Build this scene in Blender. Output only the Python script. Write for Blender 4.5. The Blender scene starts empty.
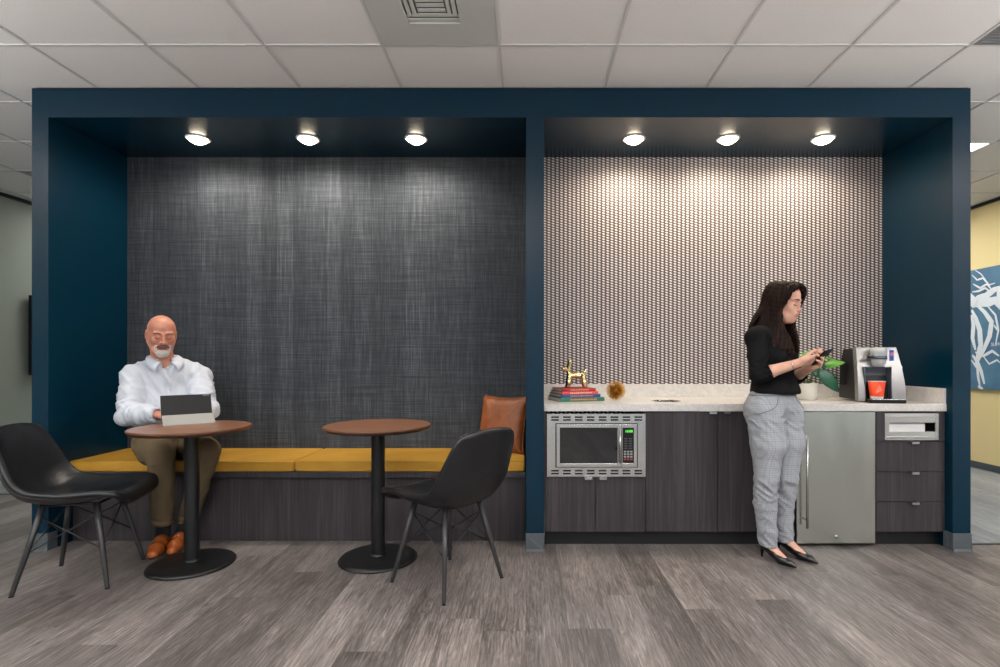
import bpy, bmesh, math, random
import numpy as np
from mathutils import Vector, Matrix, noise

scene = bpy.context.scene
C = bpy.data.collections.new('office'); scene.collection.children.link(C)
PI = math.pi

# ------------------------------------------------------------------ camera
FPX = 530.0
cam_data = bpy.data.cameras.new('camera')
cam_data.sensor_width = 36.0
cam_data.lens = 36.0 * FPX / 1000.0
cam_data.shift_x = -0.026
cam_data.shift_y = 0.0255
cam_data.clip_start = 0.02
cam = bpy.data.objects.new('camera', cam_data); C.objects.link(cam)
CAMZ = 1.15
cam.location = (0, 0, CAMZ); cam.rotation_euler = (PI / 2, 0, 0)
scene.camera = cam

# ------------------------------------------------------------------ colour management, world
vs = scene.view_settings
scene.display_settings.display_device = 'sRGB'
vs.view_transform = 'Standard'; vs.look = 'None'; vs.gamma = 1.0; vs.use_curve_mapping = False
vs.exposure = -0.5
w = bpy.data.worlds.new('world'); scene.world = w; w.use_nodes = True
w.node_tree.nodes['Background'].inputs[0].default_value = (0.75, 0.85, 1.0, 1)
w.node_tree.nodes['Background'].inputs[1].default_value = 0.6

# ------------------------------------------------------------------ large lights (added fill standing in for daylight behind the camera)
def area_light(name, loc, rot, sx, sy, power, col):
    l = bpy.data.lights.new(name, 'AREA'); l.shape = 'RECTANGLE'; l.size = sx; l.size_y = sy
    l.energy = power; l.color = col
    o = bpy.data.objects.new(name, l); C.objects.link(o); o.location = loc; o.rotation_euler = rot
    return o
WIN_POWER = 10
WIN_X = [(-4.3, -2.5), (-1.9, -0.1), (0.5, 2.3), (2.7, 4.4)]
for (a, b) in WIN_X:
    area_light('window_daylight', ((a + b) / 2, -3.96, 1.55), (PI / 2, 0, 0), b - a, 1.9, WIN_POWER, (0.86, 0.93, 1.0))

CEIL = 2.775
GX0, GY0, GS = -0.1376, 2.75, 0.61
def gx(k): return GX0 + GS * k
def gy(j): return GY0 + GS * j
# recessed troffers, all but one added out of view for light (grid cell k, j; two cells deep)
TROFFERS = [(-7, -5), (-4, -5), (-1, -5), (2, -5), (5, -5), (-7, -9), (-4, -9), (-1, -9), (2, -9), (5, -9), (5, 2), (-8, 5), (6, 4), (5, 4), (6, 6), (-7, 5), (-6, 7)]
TROFFER_STRENGTH = 11.0
# downlights in the niche soffit
DOWNLIGHTS = [(-2.158, 1), (-1.434, 1), (-0.724, 1), (0.71, 2), (1.329, 2), (1.954, 2)]
SOFFIT = 2.60
DOWN_Y = 3.487
DOWN_POWER = {1: 46.0, 2: 40.0}
# uplighters added out of view to brighten the ceiling
ADDED_UPLIGHTS = [(-3.9, 0.9), (-1.3, -0.35), (1.3, -0.35), (3.6, 0.9)]
ADDED_UPLIGHT_POWER = 145.0

# ------------------------------------------------------------------ helpers
def lin(c):
    c = c / 255.0
    return c / 12.92 if c <= 0.04045 else ((c + 0.055) / 1.055) ** 2.4
def rgb(r, g, b): return (lin(r), lin(g), lin(b), 1.0)

MATS = {}
def mat(name, col, rough=0.5, metal=0.0, spec=0.5, **kw):
    if name in MATS: return MATS[name]
    m = bpy.data.materials.new(name); m.use_nodes = True
    b = m.node_tree.nodes['Principled BSDF']
    b.inputs['Base Color'].default_value = col
    b.inputs['Roughness'].default_value = rough
    b.inputs['Metallic'].default_value = metal
    b.inputs['Specular IOR Level'].default_value = spec
    for k, v in kw.items():
        b.inputs[k.replace('_', ' ')].default_value = v
    MATS[name] = m
    return m
class NT:
    """tiny node-tree helper"""
    def __init__(s, m):
        s.t = m.node_tree; s.b = s.t.nodes['Principled BSDF']
    def n(s, typ, **kw):
        x = s.t.nodes.new(typ)
        for k, v in kw.items():
            if k.startswith('i_'): x.inputs[k[2:].replace('_', ' ')].default_value = v
            else: setattr(x, k, v)
        return x
    def l(s, a, b): s.t.links.new(a, b)
    def val(s, sock, v):
        if hasattr(v, 'is_linked') or hasattr(v, 'links'): s.l(v, sock)
        else: sock.default_value = v
    def math(s, op, a, b=0.0, c=0.0, clamp=False):
        x = s.n('ShaderNodeMath', operation=op); x.use_clamp = clamp
        s.val(x.inputs[0], a); s.val(x.inputs[1], b)
        if len(x.inputs) > 2: s.val(x.inputs[2], c)
        return x.outputs[0]
    def coords(s, kind='Object'):
        return s.n('ShaderNodeTexCoord').outputs[kind]
    def mapping(s, vec, scale=(1, 1, 1), loc=(0, 0, 0), rot=(0, 0, 0)):
        x = s.n('ShaderNodeMapping'); s.l(vec, x.inputs[0])
        x.inputs['Location'].default_value = loc; x.inputs['Scale'].default_value = scale; x.inputs['Rotation'].default_value = rot
        return x.outputs[0]
    def noise(s, vec, scale=5, detail=3, rough=0.5, dist=0.0):
        x = s.n('ShaderNodeTexNoise'); s.l(vec, x.inputs['Vector'])
        x.inputs['Scale'].default_value = scale; x.inputs['Detail'].default_value = detail
        x.inputs['Roughness'].default_value = rough; x.inputs['Distortion'].default_value = dist
        return x.outputs['Fac']
    def ramp(s, fac, stops):
        x = s.n('ShaderNodeValToRGB'); s.l(fac, x.inputs[0])
        r = x.color_ramp
        while len(r.elements) < len(stops): r.elements.new(0.5)
        for e, (p, c) in zip(r.elements, stops): e.position = p; e.color = c
        return x.outputs[0]
    def mix(s, fac, a, b, blend='MIX'):
        x = s.n('ShaderNodeMix', data_type='RGBA', blend_type=blend)
        s.val(x.inputs['Factor'], fac)
        for sock, v in ((x.inputs[6], a), (x.inputs[7], b)): s.val(sock, v)
        return x.outputs[2]
    def bump(s, h, strength=0.3, dist=0.01):
        x = s.n('ShaderNodeBump'); s.l(h, x.inputs['Height'])
        x.inputs['Strength'].default_value = strength; x.inputs['Distance'].default_value = dist
        s.l(x.outputs[0], s.b.inputs['Normal'])
    def col(s, sock): s.l(sock, s.b.inputs['Base Color'])

class MB:
    def __init__(s): s.v = []; s.f = []; s.mi = []; s.sm = []
    def add(s, vs, fs, mi=0, smooth=False):
        o = len(s.v); s.v += [tuple(v) for v in vs]
        for f in fs: s.f.append(tuple(i + o for i in f)); s.mi.append(mi); s.sm.append(smooth)
        return s
    def box(s, x0, x1, y0, y1, z0, z1, mi=0, M=None):
        vs = [Vector((x, y, z)) for z in (z0, z1) for y in (y0, y1) for x in (x0, x1)]
        if M is not None: vs = [M @ v for v in vs]
        return s.add(vs, [(0, 2, 3, 1), (4, 5, 7, 6), (0, 1, 5, 4), (2, 6, 7, 3), (0, 4, 6, 2), (1, 3, 7, 5)], mi)
    def tube(s, pts, rad, seg=12, mi=0, cap=True, smooth=True, flat=None):
        pts = [Vector(p) for p in pts]; n = len(pts)
        if not hasattr(rad, '__len__'): rad = [rad] * n
        rings = []; prev = None
        for i, p in enumerate(pts):
            t = (pts[min(i + 1, n - 1)] - pts[max(i - 1, 0)]).normalized()
            if prev is None:
                a = Vector((0, 0, 1)) if abs(t.z) < 0.9 else Vector((1, 0, 0))
                u = t.cross(a).normalized()
            else: u = (prev - t * prev.dot(t)).normalized()
            prev = u; v = t.cross(u)
            fl = 1.0 if flat is None else flat
            rings.append([p + (u * math.cos(2 * PI * k / seg) + v * math.sin(2 * PI * k / seg) * fl) * rad[i] for k in range(seg)])
        vs = [q for r in rings for q in r]; fs = []
        for i in range(n - 1):
            for k in range(seg):
                a = i * seg + k; b = i * seg + (k + 1) % seg
                fs.append((a, b, b + seg, a + seg))
        s.add(vs, fs, mi, smooth)
        if cap:
            s.add(rings[0][::-1], [tuple(range(seg))], mi); s.add(rings[-1], [tuple(range(seg))], mi)
        return s
    def lathe(s, prof, seg=48, mi=0, c=(0, 0, 0), smooth=True, M=None):
        vs = []
        for (r, z) in prof:
            for k in range(seg):
                a = 2 * PI * k / seg
                v = Vector((c[0] + r * math.cos(a), c[1] + r * math.sin(a), c[2] + z))
                vs.append(M @ v if M is not None else v)
        fs = []
        for i in range(len(prof) - 1):
            for k in range(seg):
                a = i * seg + k; b = i * seg + (k + 1) % seg
                fs.append((a, b, b + seg, a + seg))
        return s.add(vs, fs, mi, smooth)
    def prism(s, poly, z0, z1, mi=0, axis='z', M=None):
        n = len(poly); vs = []
        for z in (z0, z1):
            for (x, y) in poly:
                v = Vector({'z': (x, y, z), 'y': (x, z, y), 'x': (z, x, y)}[axis])
                vs.append(M @ v if M is not None else v)
        fs = [tuple(range(n))[::-1], tuple(range(n, 2 * n))] + [(i, (i + 1) % n, n + (i + 1) % n, n + i) for i in range(n)]
        return s.add(vs, fs, mi)
    def ball(s, c, r, seg=16, rings=10, mi=0, R=None):
        c = Vector(c)
        if not hasattr(r, '__len__'): r = (r, r, r)
        vs = []; fs = []
        for i in range(rings + 1):
            th = PI * i / rings
            for k in range(seg):
                a = 2 * PI * k / seg
                d = Vector((r[0] * math.sin(th) * math.cos(a), r[1] * math.sin(th) * math.sin(a), r[2] * math.cos(th)))
                vs.append(c + (R @ d if R is not None else d))
        for i in range(rings):
            for k in range(seg):
                a = i * seg + k; b = i * seg + (k + 1) % seg
                fs.append((a, a + seg, b + seg, b))
        return s.add(vs, fs, mi, True)
    def mesh(s, name):
        me = bpy.data.meshes.new(name); me.from_pydata(s.v, [], s.f)
        me.polygons.foreach_set('material_index', s.mi); me.polygons.foreach_set('use_smooth', s.sm)
        me.update()
        bm = bmesh.new(); bm.from_mesh(me); bmesh.ops.remove_doubles(bm, verts=bm.verts, dist=1e-6)
        bmesh.ops.recalc_face_normals(bm, faces=bm.faces); bm.to_mesh(me); bm.free()
        return me
    def build(s, name, mats, parent=None, bevel=0.0, seg=2, loc=None, rot=None, sub=0):
        me = s.mesh(name)
        for m in (mats if isinstance(mats, (list, tuple)) else [mats]): me.materials.append(m)
        o = bpy.data.objects.new(name, me); C.objects.link(o)
        if parent is not None: o.parent = parent
        if loc is not None: o.location = loc
        if rot is not None: o.rotation_euler = rot
        if bevel > 0:
            b = o.modifiers.new('bevel', 'BEVEL'); b.width = bevel; b.segments = seg; b.limit_method = 'ANGLE'; b.angle_limit = 0.6
            b.harden_normals = False
        if sub:
            q = o.modifiers.new('sub', 'SUBSURF'); q.levels = sub; q.render_levels = sub
        return o
def tag(o, label=None, cat=None, group=None, kind=None):
    if label: o['label'] = label
    if cat: o['category'] = cat
    if group: o['group'] = group
    if kind: o['kind'] = kind
    return o
def empty(name, loc, label, cat, rz=0.0, group=None):
    o = bpy.data.objects.new(name, None); C.objects.link(o); o.location = loc; o.rotation_euler = (0, 0, rz)
    o.empty_display_size = 0.1
    return tag(o, label, cat, group)
def struct(name, mb, m, **kw):
    o = mb.build(name, m, **kw); o['kind'] = 'structure'; return o
def copy_tree(o, parent=None):
    c = o.copy(); C.objects.link(c)
    if parent is not None: c.parent = parent
    for ch in list(o.children): copy_tree(ch, c)
    return c
def text_obj(name, s, size, M, m, parent=None, depth=0.0004, align='CENTER'):
    cu = bpy.data.curves.new(name, 'FONT'); cu.body = s; cu.size = size; cu.extrude = depth; cu.align_x = align; cu.align_y = 'CENTER'
    t = bpy.data.objects.new(name, cu); C.objects.link(t)
    dg = bpy.context.evaluated_depsgraph_get(); dg.update()
    me = bpy.data.meshes.new_from_object(t.evaluated_get(dg))
    bpy.data.objects.remove(t); bpy.data.curves.remove(cu)
    me.name = name; me.transform(M); me.materials.clear(); me.materials.append(m)
    o = bpy.data.objects.new(name, me); C.objects.link(o)
    if parent is not None: o.parent = parent
    return o
def px(x, y, d):
    """point of the photograph (measured) at depth d in metres from the camera plane"""
    return ((x - 526) * d / FPX, d, CAMZ - (y - 359) * d / FPX)
# ------------------------------------------------------------------ materials
def m_teal():
    m = mat('teal_paint', rgb(0, 41, 60), 0.27, spec=0.32); t = NT(m)
    n = t.noise(t.coords(), 60, 3); t.bump(n, 0.02, 0.001); return m
TEAL = m_teal()
def m_ceil():
    m = mat('ceiling_tile', rgb(232, 231, 230), 0.9, spec=0.2); t = NT(m)
    c = t.coords(); n = t.noise(c, 160, 3, 0.6)
    t.col(t.ramp(n, [(0.3, rgb(226, 225, 225)), (0.7, rgb(236, 235, 234))]))
    t.bump(n, 0.12, 0.002); return m
CEILM = m_ceil()
GRIDM = mat('grid_metal', rgb(205, 205, 206), 0.5, spec=0.4)  # white bars coloured greyer to stand in for their shade
def m_floor(name='wood_plank_floor', hue=(94, 88, 86), light=(160, 152, 149), dark=(46, 42, 41), rough=0.38):
    m = mat(name, rgb(*hue), rough, spec=0.45); t = NT(m)
    c = t.coords()
    sx = t.n('ShaderNodeSeparateXYZ'); t.l(c, sx.inputs[0])
    rx = t.math('DIVIDE', sx.outputs[0], 0.182); row = t.math('FLOOR', rx)
    w1 = t.n('ShaderNodeTexWhiteNoise', noise_dimensions='1D'); t.l(row, w1.inputs['W'])
    yy = t.math('ADD', t.math('DIVIDE', sx.outputs[1], 1.22), w1.outputs['Value']); brd = t.math('FLOOR', yy)
    w2 = t.n('ShaderNodeTexWhiteNoise', noise_dimensions='1D'); t.l(t.math('ADD', t.math('MULTIPLY', row, 17.31), t.math('MULTIPLY', brd, 5.77)), w2.inputs['W'])
    pid = w2.outputs['Value']
    ex = t.math('GREATER_THAN', t.math('ABSOLUTE', t.math('SUBTRACT', t.math('FRACT', rx), 0.5)), 0.5 - 0.0045)
    ey = t.math('GREATER_THAN', t.math('ABSOLUTE', t.math('SUBTRACT', t.math('FRACT', yy), 0.5)), 0.5 - 0.0008)
    edge = t.math('MAXIMUM', ex, ey)
    cx = t.n('ShaderNodeCombineXYZ')
    t.l(sx.outputs[0], cx.inputs[0]); t.l(t.math('ADD', sx.outputs[1], t.math('MULTIPLY', pid, 7.3)), cx.inputs[1]); t.l(t.math('MULTIPLY', pid, 11.0), cx.inputs[2])
    g1 = t.noise(t.mapping(cx.outputs[0], scale=(38, 3.4, 1)), 1.0, 6, 0.70, 2.2)      # long grain
    g2 = t.noise(t.mapping(cx.outputs[0], scale=(210, 12, 1)), 1.0, 4, 0.7, 0.6)       # pores
    g3 = t.noise(t.mapping(cx.outputs[0], scale=(7, 0.9, 1)), 1.0, 3, 0.5, 0.6)       # board clouds
    wv = t.n('ShaderNodeTexWave', wave_type='BANDS', bands_direction='X'); t.l(t.mapping(cx.outputs[0], scale=(11, 1.6, 1)), wv.inputs['Vector'])
    wv.inputs['Scale'].default_value = 1.6; wv.inputs['Distortion'].default_value = 9.0; wv.inputs['Detail'].default_value = 3; wv.inputs['Detail Scale'].default_value = 1.2
    f = t.math('ADD', t.math('MULTIPLY', g1, 0.46), t.math('MULTIPLY', g3, 0.30))
    f = t.math('ADD', f, t.math('MULTIPLY', g2, 0.32))
    f = t.math('ADD', f, t.math('MULTIPLY', t.math('SUBTRACT', wv.outputs['Fac'], 0.5), 0.035))
    f = t.math('ADD', f, t.math('MULTIPLY', t.math('SUBTRACT', pid, 0.5), 0.10))
    colr = t.ramp(f, [(0.34, rgb(*dark)), (0.50, rgb(*hue)), (0.60, rgb((hue[0] + light[0]) / 2, (hue[1] + light[1]) / 2, (hue[2] + light[2]) / 2)), (0.69, rgb(*light))])
    colr = t.mix(t.math('MULTIPLY', edge, 0.5), colr, rgb(55, 50, 50))
    t.col(colr)
    t.val(t.b.inputs['Roughness'], t.math('ADD', t.math('MULTIPLY', g2, 0.22), rough - 0.10))
    t.bump(t.math('SUBTRACT', f, t.math('MULTIPLY', edge, 0.6)), 0.10, 0.004)
    return m
FLOORM = m_floor()
FLOORR = m_floor('corridor_floor', (128, 132, 136), (170, 175, 178), (98, 102, 108), 0.5)
def m_fabric():
    m = mat('woven_wallcovering', rgb(80, 84, 90), 0.75, spec=0.25); t = NT(m)
    c = t.coords()
    s = t.n('ShaderNodeSeparateXYZ'); t.l(c, s.inputs[0]); X, Z = s.outputs[0], s.outputs[2]
    nx = t.noise(t.mapping(c, scale=(140, 1, 3)), 1, 2, 0.6)
    nz = t.noise(t.mapping(c, scale=(3, 1, 140)), 1, 2, 0.6)
    nm = t.noise(t.mapping(c, scale=(55, 1, 8)), 1, 3, 0.6)
    # vertical bands of differing tone, about 7 to 12 cm
    cb = t.n('ShaderNodeTexVoronoi', feature='F1', voronoi_dimensions='1D'); cb.inputs['Scale'].default_value = 9.0
    t.l(X, cb.inputs['W']); band = t.n('ShaderNodeSeparateColor'); t.l(cb.outputs['Color'], band.inputs[0])
    f = t.math('ADD', t.math('MULTIPLY', nx, 0.32), t.math('MULTIPLY', nz, 0.30))
    f = t.math('ADD', f, t.math('MULTIPLY', nm, 0.18))
    f = t.math('ADD', f, t.math('MULTIPLY', band.outputs[0], 0.08))
    t.col(t.ramp(f, [(0.30, rgb(40, 44, 50)), (0.46, rgb(63, 68, 74)), (0.62, rgb(98, 103, 108))]))
    t.bump(t.math('ADD', nx, nz), 0.35, 0.003); return m
FABRIC = m_fabric()
def m_paper():
    m = mat('geometric_wallpaper', rgb(150, 145, 145), 0.55, spec=0.35); t = NT(m)
    s = t.n('ShaderNodeSeparateXYZ'); t.l(t.coords(), s.inputs[0]); X, Z = s.outputs[0], s.outputs[2]
    px_, pz_ = 0.0302, 0.0187
    ux = t.math('DIVIDE', X, px_); col_id = t.math('FLOOR', ux)
    u = t.math('SUBTRACT', t.math('FRACT', ux), 0.5)
    odd = t.math('MULTIPLY', t.math('MODULO', t.math('ADD', col_id, 1000.0), 2.0), 0.5)
    v = t.math('FRACT', t.math('ADD', t.math('DIVIDE', Z, pz_), odd))
    # rounded leaf in every cell, leaning a little to the right
    ul = t.math('ADD', u, t.math('MULTIPLY', t.math('SUBTRACT', v, 0.5), 0.20))
    wv_ = t.math('ADD', 0.26, t.math('MULTIPLY', v, 0.24))
    qa = t.math('POWER', t.math('ABSOLUTE', t.math('DIVIDE', ul, wv_)), 2.0)
    qb = t.math('POWER', t.math('ABSOLUTE', t.math('DIVIDE', t.math('ADD', t.math('SUBTRACT', v, 0.52), t.math('MULTIPLY', u, 0.22)), 0.37)), 2.0)
    leaf = t.math('MULTIPLY', t.math('SUBTRACT', 1.0, t.math('ADD', qa, qb)), 1.7, clamp=True)
    shade = t.math('ADD', 0.62, t.math('MULTIPLY', t.math('SUBTRACT', v, t.math('MULTIPLY', ul, 0.9)), 0.42), clamp=True)
    colr = t.mix(t.math('MULTIPLY', leaf, shade), rgb(84, 77, 78), rgb(240, 235, 232))
    line = t.math('MULTIPLY', t.math('SUBTRACT', t.math('ABSOLUTE', u), 0.42), 14.0, clamp=True)
    t.col(t.mix(t.math('MULTIPLY', line, 0.35), colr, rgb(74, 67, 68)))
    t.bump(leaf, 0.3, 0.002); return m
PAPER = m_paper()
def m_cab():
    m = mat('dark_grey_woodgrain_laminate', rgb(66, 62, 66), 0.42, spec=0.4); t = NT(m)
    c = t.coords()
    g = t.noise(t.mapping(c, scale=(70, 70, 2.0)), 1, 4, 0.65, 0.3)
    g2 = t.noise(t.mapping(c, scale=(9, 9, 0.25)), 1, 2, 0.5)
    f = t.math('ADD', t.math('MULTIPLY', g, 0.6), t.math('MULTIPLY', g2, 0.4))
    t.col(t.ramp(f, [(0.32, rgb(42, 40, 43)), (0.5, rgb(58, 54, 58)), (0.68, rgb(80, 75, 79))]))
    t.bump(g, 0.06, 0.002); return m
CAB = m_cab()
CABIN = mat('cabinet_carcass', rgb(34, 33, 36), 0.6)
TOE = mat('black_toe_kick', rgb(20, 21, 24), 0.45)
BASEG = mat('grey_rubber_base', rgb(84, 91, 96), 0.32, spec=0.6)
def m_quartz():
    m = mat('speckled_quartz', rgb(214, 208, 200), 0.25, spec=0.5); t = NT(m)
    c = t.coords()
    v = t.noise(c, 7, 6, 0.7, 2.2); sp = t.noise(c, 120, 3, 0.6)
    a = t.ramp(v, [(0.40, rgb(232, 230, 226)), (0.50, rgb(216, 213, 210)), (0.53, rgb(228, 225, 221)), (0.7, rgb(234, 232, 228))])
    t.col(t.mix(0.25, a, t.ramp(sp, [(0.35, rgb(196, 192, 188)), (0.6, rgb(238, 236, 232))]))); return m
QUARTZ = m_quartz()
def m_cushion():
    m = mat('mustard_upholstery', rgb(196, 142, 30), 0.6, spec=0.35); t = NT(m)
    c = t.coords(); n = t.noise(c, 260, 2, 0.6); n2 = t.noise(c, 5, 3)
    t.col(t.ramp(t.math('ADD', t.math('MULTIPLY', n, 0.4), t.math('MULTIPLY', n2, 0.6)), [(0.3, rgb(176, 130, 40)), (0.7, rgb(202, 154, 58))]))
    t.bump(t.math('ADD', n, n2), 0.10, 0.004); return m
MUSTARD = m_cushion()
def m_walnut():
    m = mat('walnut_top', rgb(120, 78, 56), 0.33, spec=0.5); t = NT(m)
    c = t.coords()
    wv = t.n('ShaderNodeTexWave', wave_type='BANDS', bands_direction='Y'); t.l(t.mapping(c, scale=(0.8, 5, 1)), wv.inputs['Vector'])
    wv.inputs['Scale'].default_value = 2.5; wv.inputs['Distortion'].default_value = 7.0; wv.inputs['Detail'].default_value = 4; wv.inputs['Detail Scale'].default_value = 1.5
    g = t.noise(t.mapping(c, scale=(4, 90, 1)), 1, 4, 0.6, 0.5)
    f = t.math('ADD', t.math('MULTIPLY', wv.outputs['Fac'], 0.4), t.math('MULTIPLY', g, 0.6))
    t.col(t.ramp(f, [(0.25, rgb(84, 50, 34)), (0.5, rgb(128, 84, 60)), (0.75, rgb(162, 114, 84))])); return m
WALNUT = m_walnut()
WALNUTE = mat('walnut_edge', rgb(92, 58, 40), 0.45)
BLACKMETAL = mat('black_powder_coat', rgb(20, 21, 23), 0.38, spec=0.5)
def m_leather(name, c1, c2, rough, sc=9):
    m = mat(name, c1, rough, spec=0.5); t = NT(m)
    c = t.coords(); n = t.noise(c, sc, 4, 0.6, 0.8); n2 = t.noise(c, 240, 2)
    t.col(t.ramp(n, [(0.35, c1), (0.65, c2)]))
    t.bump(t.math('ADD', n, t.math('MULTIPLY', n2, 0.12)), 0.22, 0.012); return m
BLEATHER = m_leather('black_leather', rgb(17, 18, 21), rgb(26, 28, 32), 0.34)
BRLEATHER = m_leather('brown_leather', rgb(116, 62, 28), rgb(146, 82, 40), 0.45, 12)
LEGM = mat('grey_stained_leg', rgb(62, 62, 64), 0.42, metal=0.4)
WIREM = mat('dark_wire', rgb(60, 60, 63), 0.35, metal=0.8)
def m_steel(name='brushed_steel', base=(222, 224, 222), wob=0.0, horiz=True):
    m = mat(name, rgb(*base), 0.27, metal=1.0); t = NT(m)
    c = t.coords()
    g = t.noise(t.mapping(c, scale=(2, 2, 400) if horiz else (400, 2, 2)), 1, 3, 0.6)
    t.val(t.b.inputs['Roughness'], t.math('ADD', t.math('MULTIPLY', g, 0.06), 0.22))
    if wob:
        b = t.noise(t.mapping(c, scale=(5, 1, 1.1)), 1, 1, 0.4)
        t.bump(b, wob, 0.05)
    return m
STEEL = m_steel()
STEELF = m_steel('fridge_steel', (212, 218, 212), 0.35, False)
CHROME = mat('satin_nickel', rgb(205, 206, 206), 0.22, metal=1.0)
BLACKGLASS = mat('black_glass', rgb(14, 15, 17), 0.03, spec=1.0)
BLACKPL = mat('black_plastic', rgb(12, 12, 14), 0.45, spec=0.35)
WHITEPL = mat('white_plastic', rgb(225, 225, 225), 0.45)
GOLD = mat('polished_gold', rgb(236, 216, 164), 0.24, metal=1.0)
GOLDW = mat('brushed_brass_spikes', rgb(206, 162, 76), 0.34, metal=0.85)
PAGES = mat('book_pages', rgb(222, 214, 202), 0.8)
VENTG = mat('grey_perforated_grille', rgb(120, 121, 123), 0.6)
VENTW = mat('off_white_vent', rgb(196, 198, 194), 0.5)
WALLG = mat('sage_grey_paint', rgb(142, 150, 140), 0.7)
WALLY = mat('mustard_cream_paint', rgb(240, 218, 158), 0.7)
WALLW = mat('office_white_paint', rgb(200, 202, 202), 0.8)
def emit(name, col, s):
    m = mat(name, col, 0.5); b = m.node_tree.nodes['Principled BSDF']
    b.inputs['Emission Color'].default_value = col; b.inputs['Emission Strength'].default_value = s; return m
TROFM = emit('troffer_diffuser', (1.0, 0.98, 0.95, 1), TROFFER_STRENGTH)
LAMPM = emit('warm_lamp_face', (1.0, 0.84, 0.62, 1), 40.0)
# ------------------------------------------------------------------ the room
XL, XR, YB, YF = -5.13, 4.76, -4.0, 8.0
FX0, FX1, IX0, IX1 = -2.965, 2.668, -2.866, 2.56      # outer and inner faces of the blue niche
FY, BY = 3.18, 3.81
struct('floor', MB().box(XL, 2.62, YB, 4.5, -0.05, 0).box(2.62, XR, YB, 3.29, -0.05, 0), FLOORM)
struct('floor_right', MB().box(2.62, XR, 3.30, YF, -0.05, 0.0), FLOORR)
struct('floor_left', MB().box(XL, 2.62, 4.512, YF, -0.05, 0.0), FLOORR)
struct('trim_1', MB().box(2.668, XR, 3.283, 3.307, -0.05, 0.003), mat('transition_strip', rgb(60, 62, 66), 0.4, metal=0.6))
struct('trim_2', MB().box(XL, -2.966, 4.49, 4.522, -0.05, 0.003), MATS['transition_strip'])
# ceiling: panels set in a slim grid; cells with vents and troffers are left open
VENTS = {(-1, -1): 'supply', (4, -1): 'return', (-7, 3): 'return'}
skip = set(VENTS)
for (k, j) in TROFFERS: skip.add((k, j)); skip.add((k, j + 1))
cm = MB(); k0, k1 = -9, 9; j0, j1 = -12, 9
for k in range(k0, k1):
    for j in range(j0, j1):
        if (k, j) in skip: continue
        x0, x1 = max(gx(k), XL), min(gx(k + 1), XR); y0, y1 = max(gy(j), YB), min(gy(j + 1), YF)
        if x1 - x0 < 0.02 or y1 - y0 < 0.02: continue
        cm.box(x0, x1, y0, y1, CEIL + 0.006, CEIL + 0.02)
cm.box(XL - 0.1, XR + 0.1, YB - 0.1, YF + 0.1, CEIL + 0.12, CEIL + 0.2)
struct('ceiling', cm, CEILM)
gm = MB(); hw = 0.0065
for k in range(k0, k1 + 1):
    x = gx(k)
    if XL < x < XR: gm.box(x - hw, x + hw, YB, YF, CEIL, CEIL + 0.03)
for j in range(j0, j1 + 1):
    y = gy(j)
    if YB < y < YF: gm.box(XL, XR, y - hw, y + hw, CEIL + 0.0005, CEIL + 0.03)
struct('trim_3', gm, GRIDM)
# outer walls
struct('wall_left', MB().box(XL - 0.12, XL, YB, YF, -0.05, CEIL + 0.1), WALLG)
struct('wall_right', MB().box(XR, XR + 0.12, 3.3, YF, -0.05, CEIL + 0.1), WALLY)
struct('wall_right_front', MB().box(XR, XR + 0.12, YB, 3.3, -0.05, CEIL + 0.1), WALLW)

struct('wall_far', MB().box(XL, XR, YF, YF + 0.12, -0.05, CEIL + 0.1), WALLG)
bw = MB(); xs = [XL] + [v for p in WIN_X for v in p] + [XR]
for i in range(0, len(xs), 2): bw.box(xs[i], xs[i + 1], YB - 0.12, YB, -0.05, CEIL + 0.1)
for (a, b) in WIN_X:
    bw.box(a, b, YB - 0.12, YB, -0.05, 0.6); bw.box(a, b, YB - 0.12, YB, 2.5, CEIL + 0.1)
struct('wall_back', bw, WALLW)
DARKF = mat('dark_window_frame', rgb(50, 52, 55), 0.4)
GLASS = mat('window_glass', (0.95, 0.97, 1, 1), 0.02); GLASS.node_tree.nodes['Principled BSDF'].inputs['Transmission Weight'].default_value = 1.0
for i, (a, b) in enumerate(WIN_X):  # unseen windows, added to go with the daylight fill
    f = MB()
    f.box(a, a + .05, YB - .1, YB - .04, .6, 2.5); f.box(b - .05, b, YB - .1, YB - .04, .6, 2.5)
    f.box(a + .05, b - .05, YB - .1, YB - .04, .6, .65); f.box(a + .05, b - .05, YB - .1, YB - .04, 2.45, 2.5)
    f.box((a + b) / 2 - .025, (a + b) / 2 + .025, YB - .1, YB - .04, .65, 2.45)
    wo = struct('window_%d' % (i + 1), f, DARKF)
    MB().box(a + .05, b - .05, YB - .075, YB - .065, .65, 2.45).build('window_pane', GLASS, wo)
struct('baseboard_left', MB().box(XL, XL + 0.012, 4.53, YF, 0, 0.10), BASEG, bevel=0.003)
struct('baseboard_right', MB().box(XR - 0.012, XR, 3.31, YF, 0, 0.07), mat('dark_grey_base', rgb(70, 76, 80), 0.4), bevel=0.003)
struct('trim_4', MB().box(XL, XL + 0.02, YB, YF, CEIL - 0.03, CEIL).box(XR - 0.02, XR, YB, YF, CEIL - 0.03, CEIL), mat('black_ceiling_angle', rgb(24, 26, 27), 0.6))
# the blue framed niche
struct('wall_niche_left', MB().box(FX0, IX0, FY, BY + 0.1, 0, CEIL), TEAL)
struct('wall_niche_middle', MB().box(0, 0.108, FY, BY, 0, SOFFIT + 0.001), TEAL, bevel=0.002)
struct('wall_niche_right', MB().box(IX1, FX1, FY, BY + 0.1, 0, CEIL), TEAL)
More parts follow.
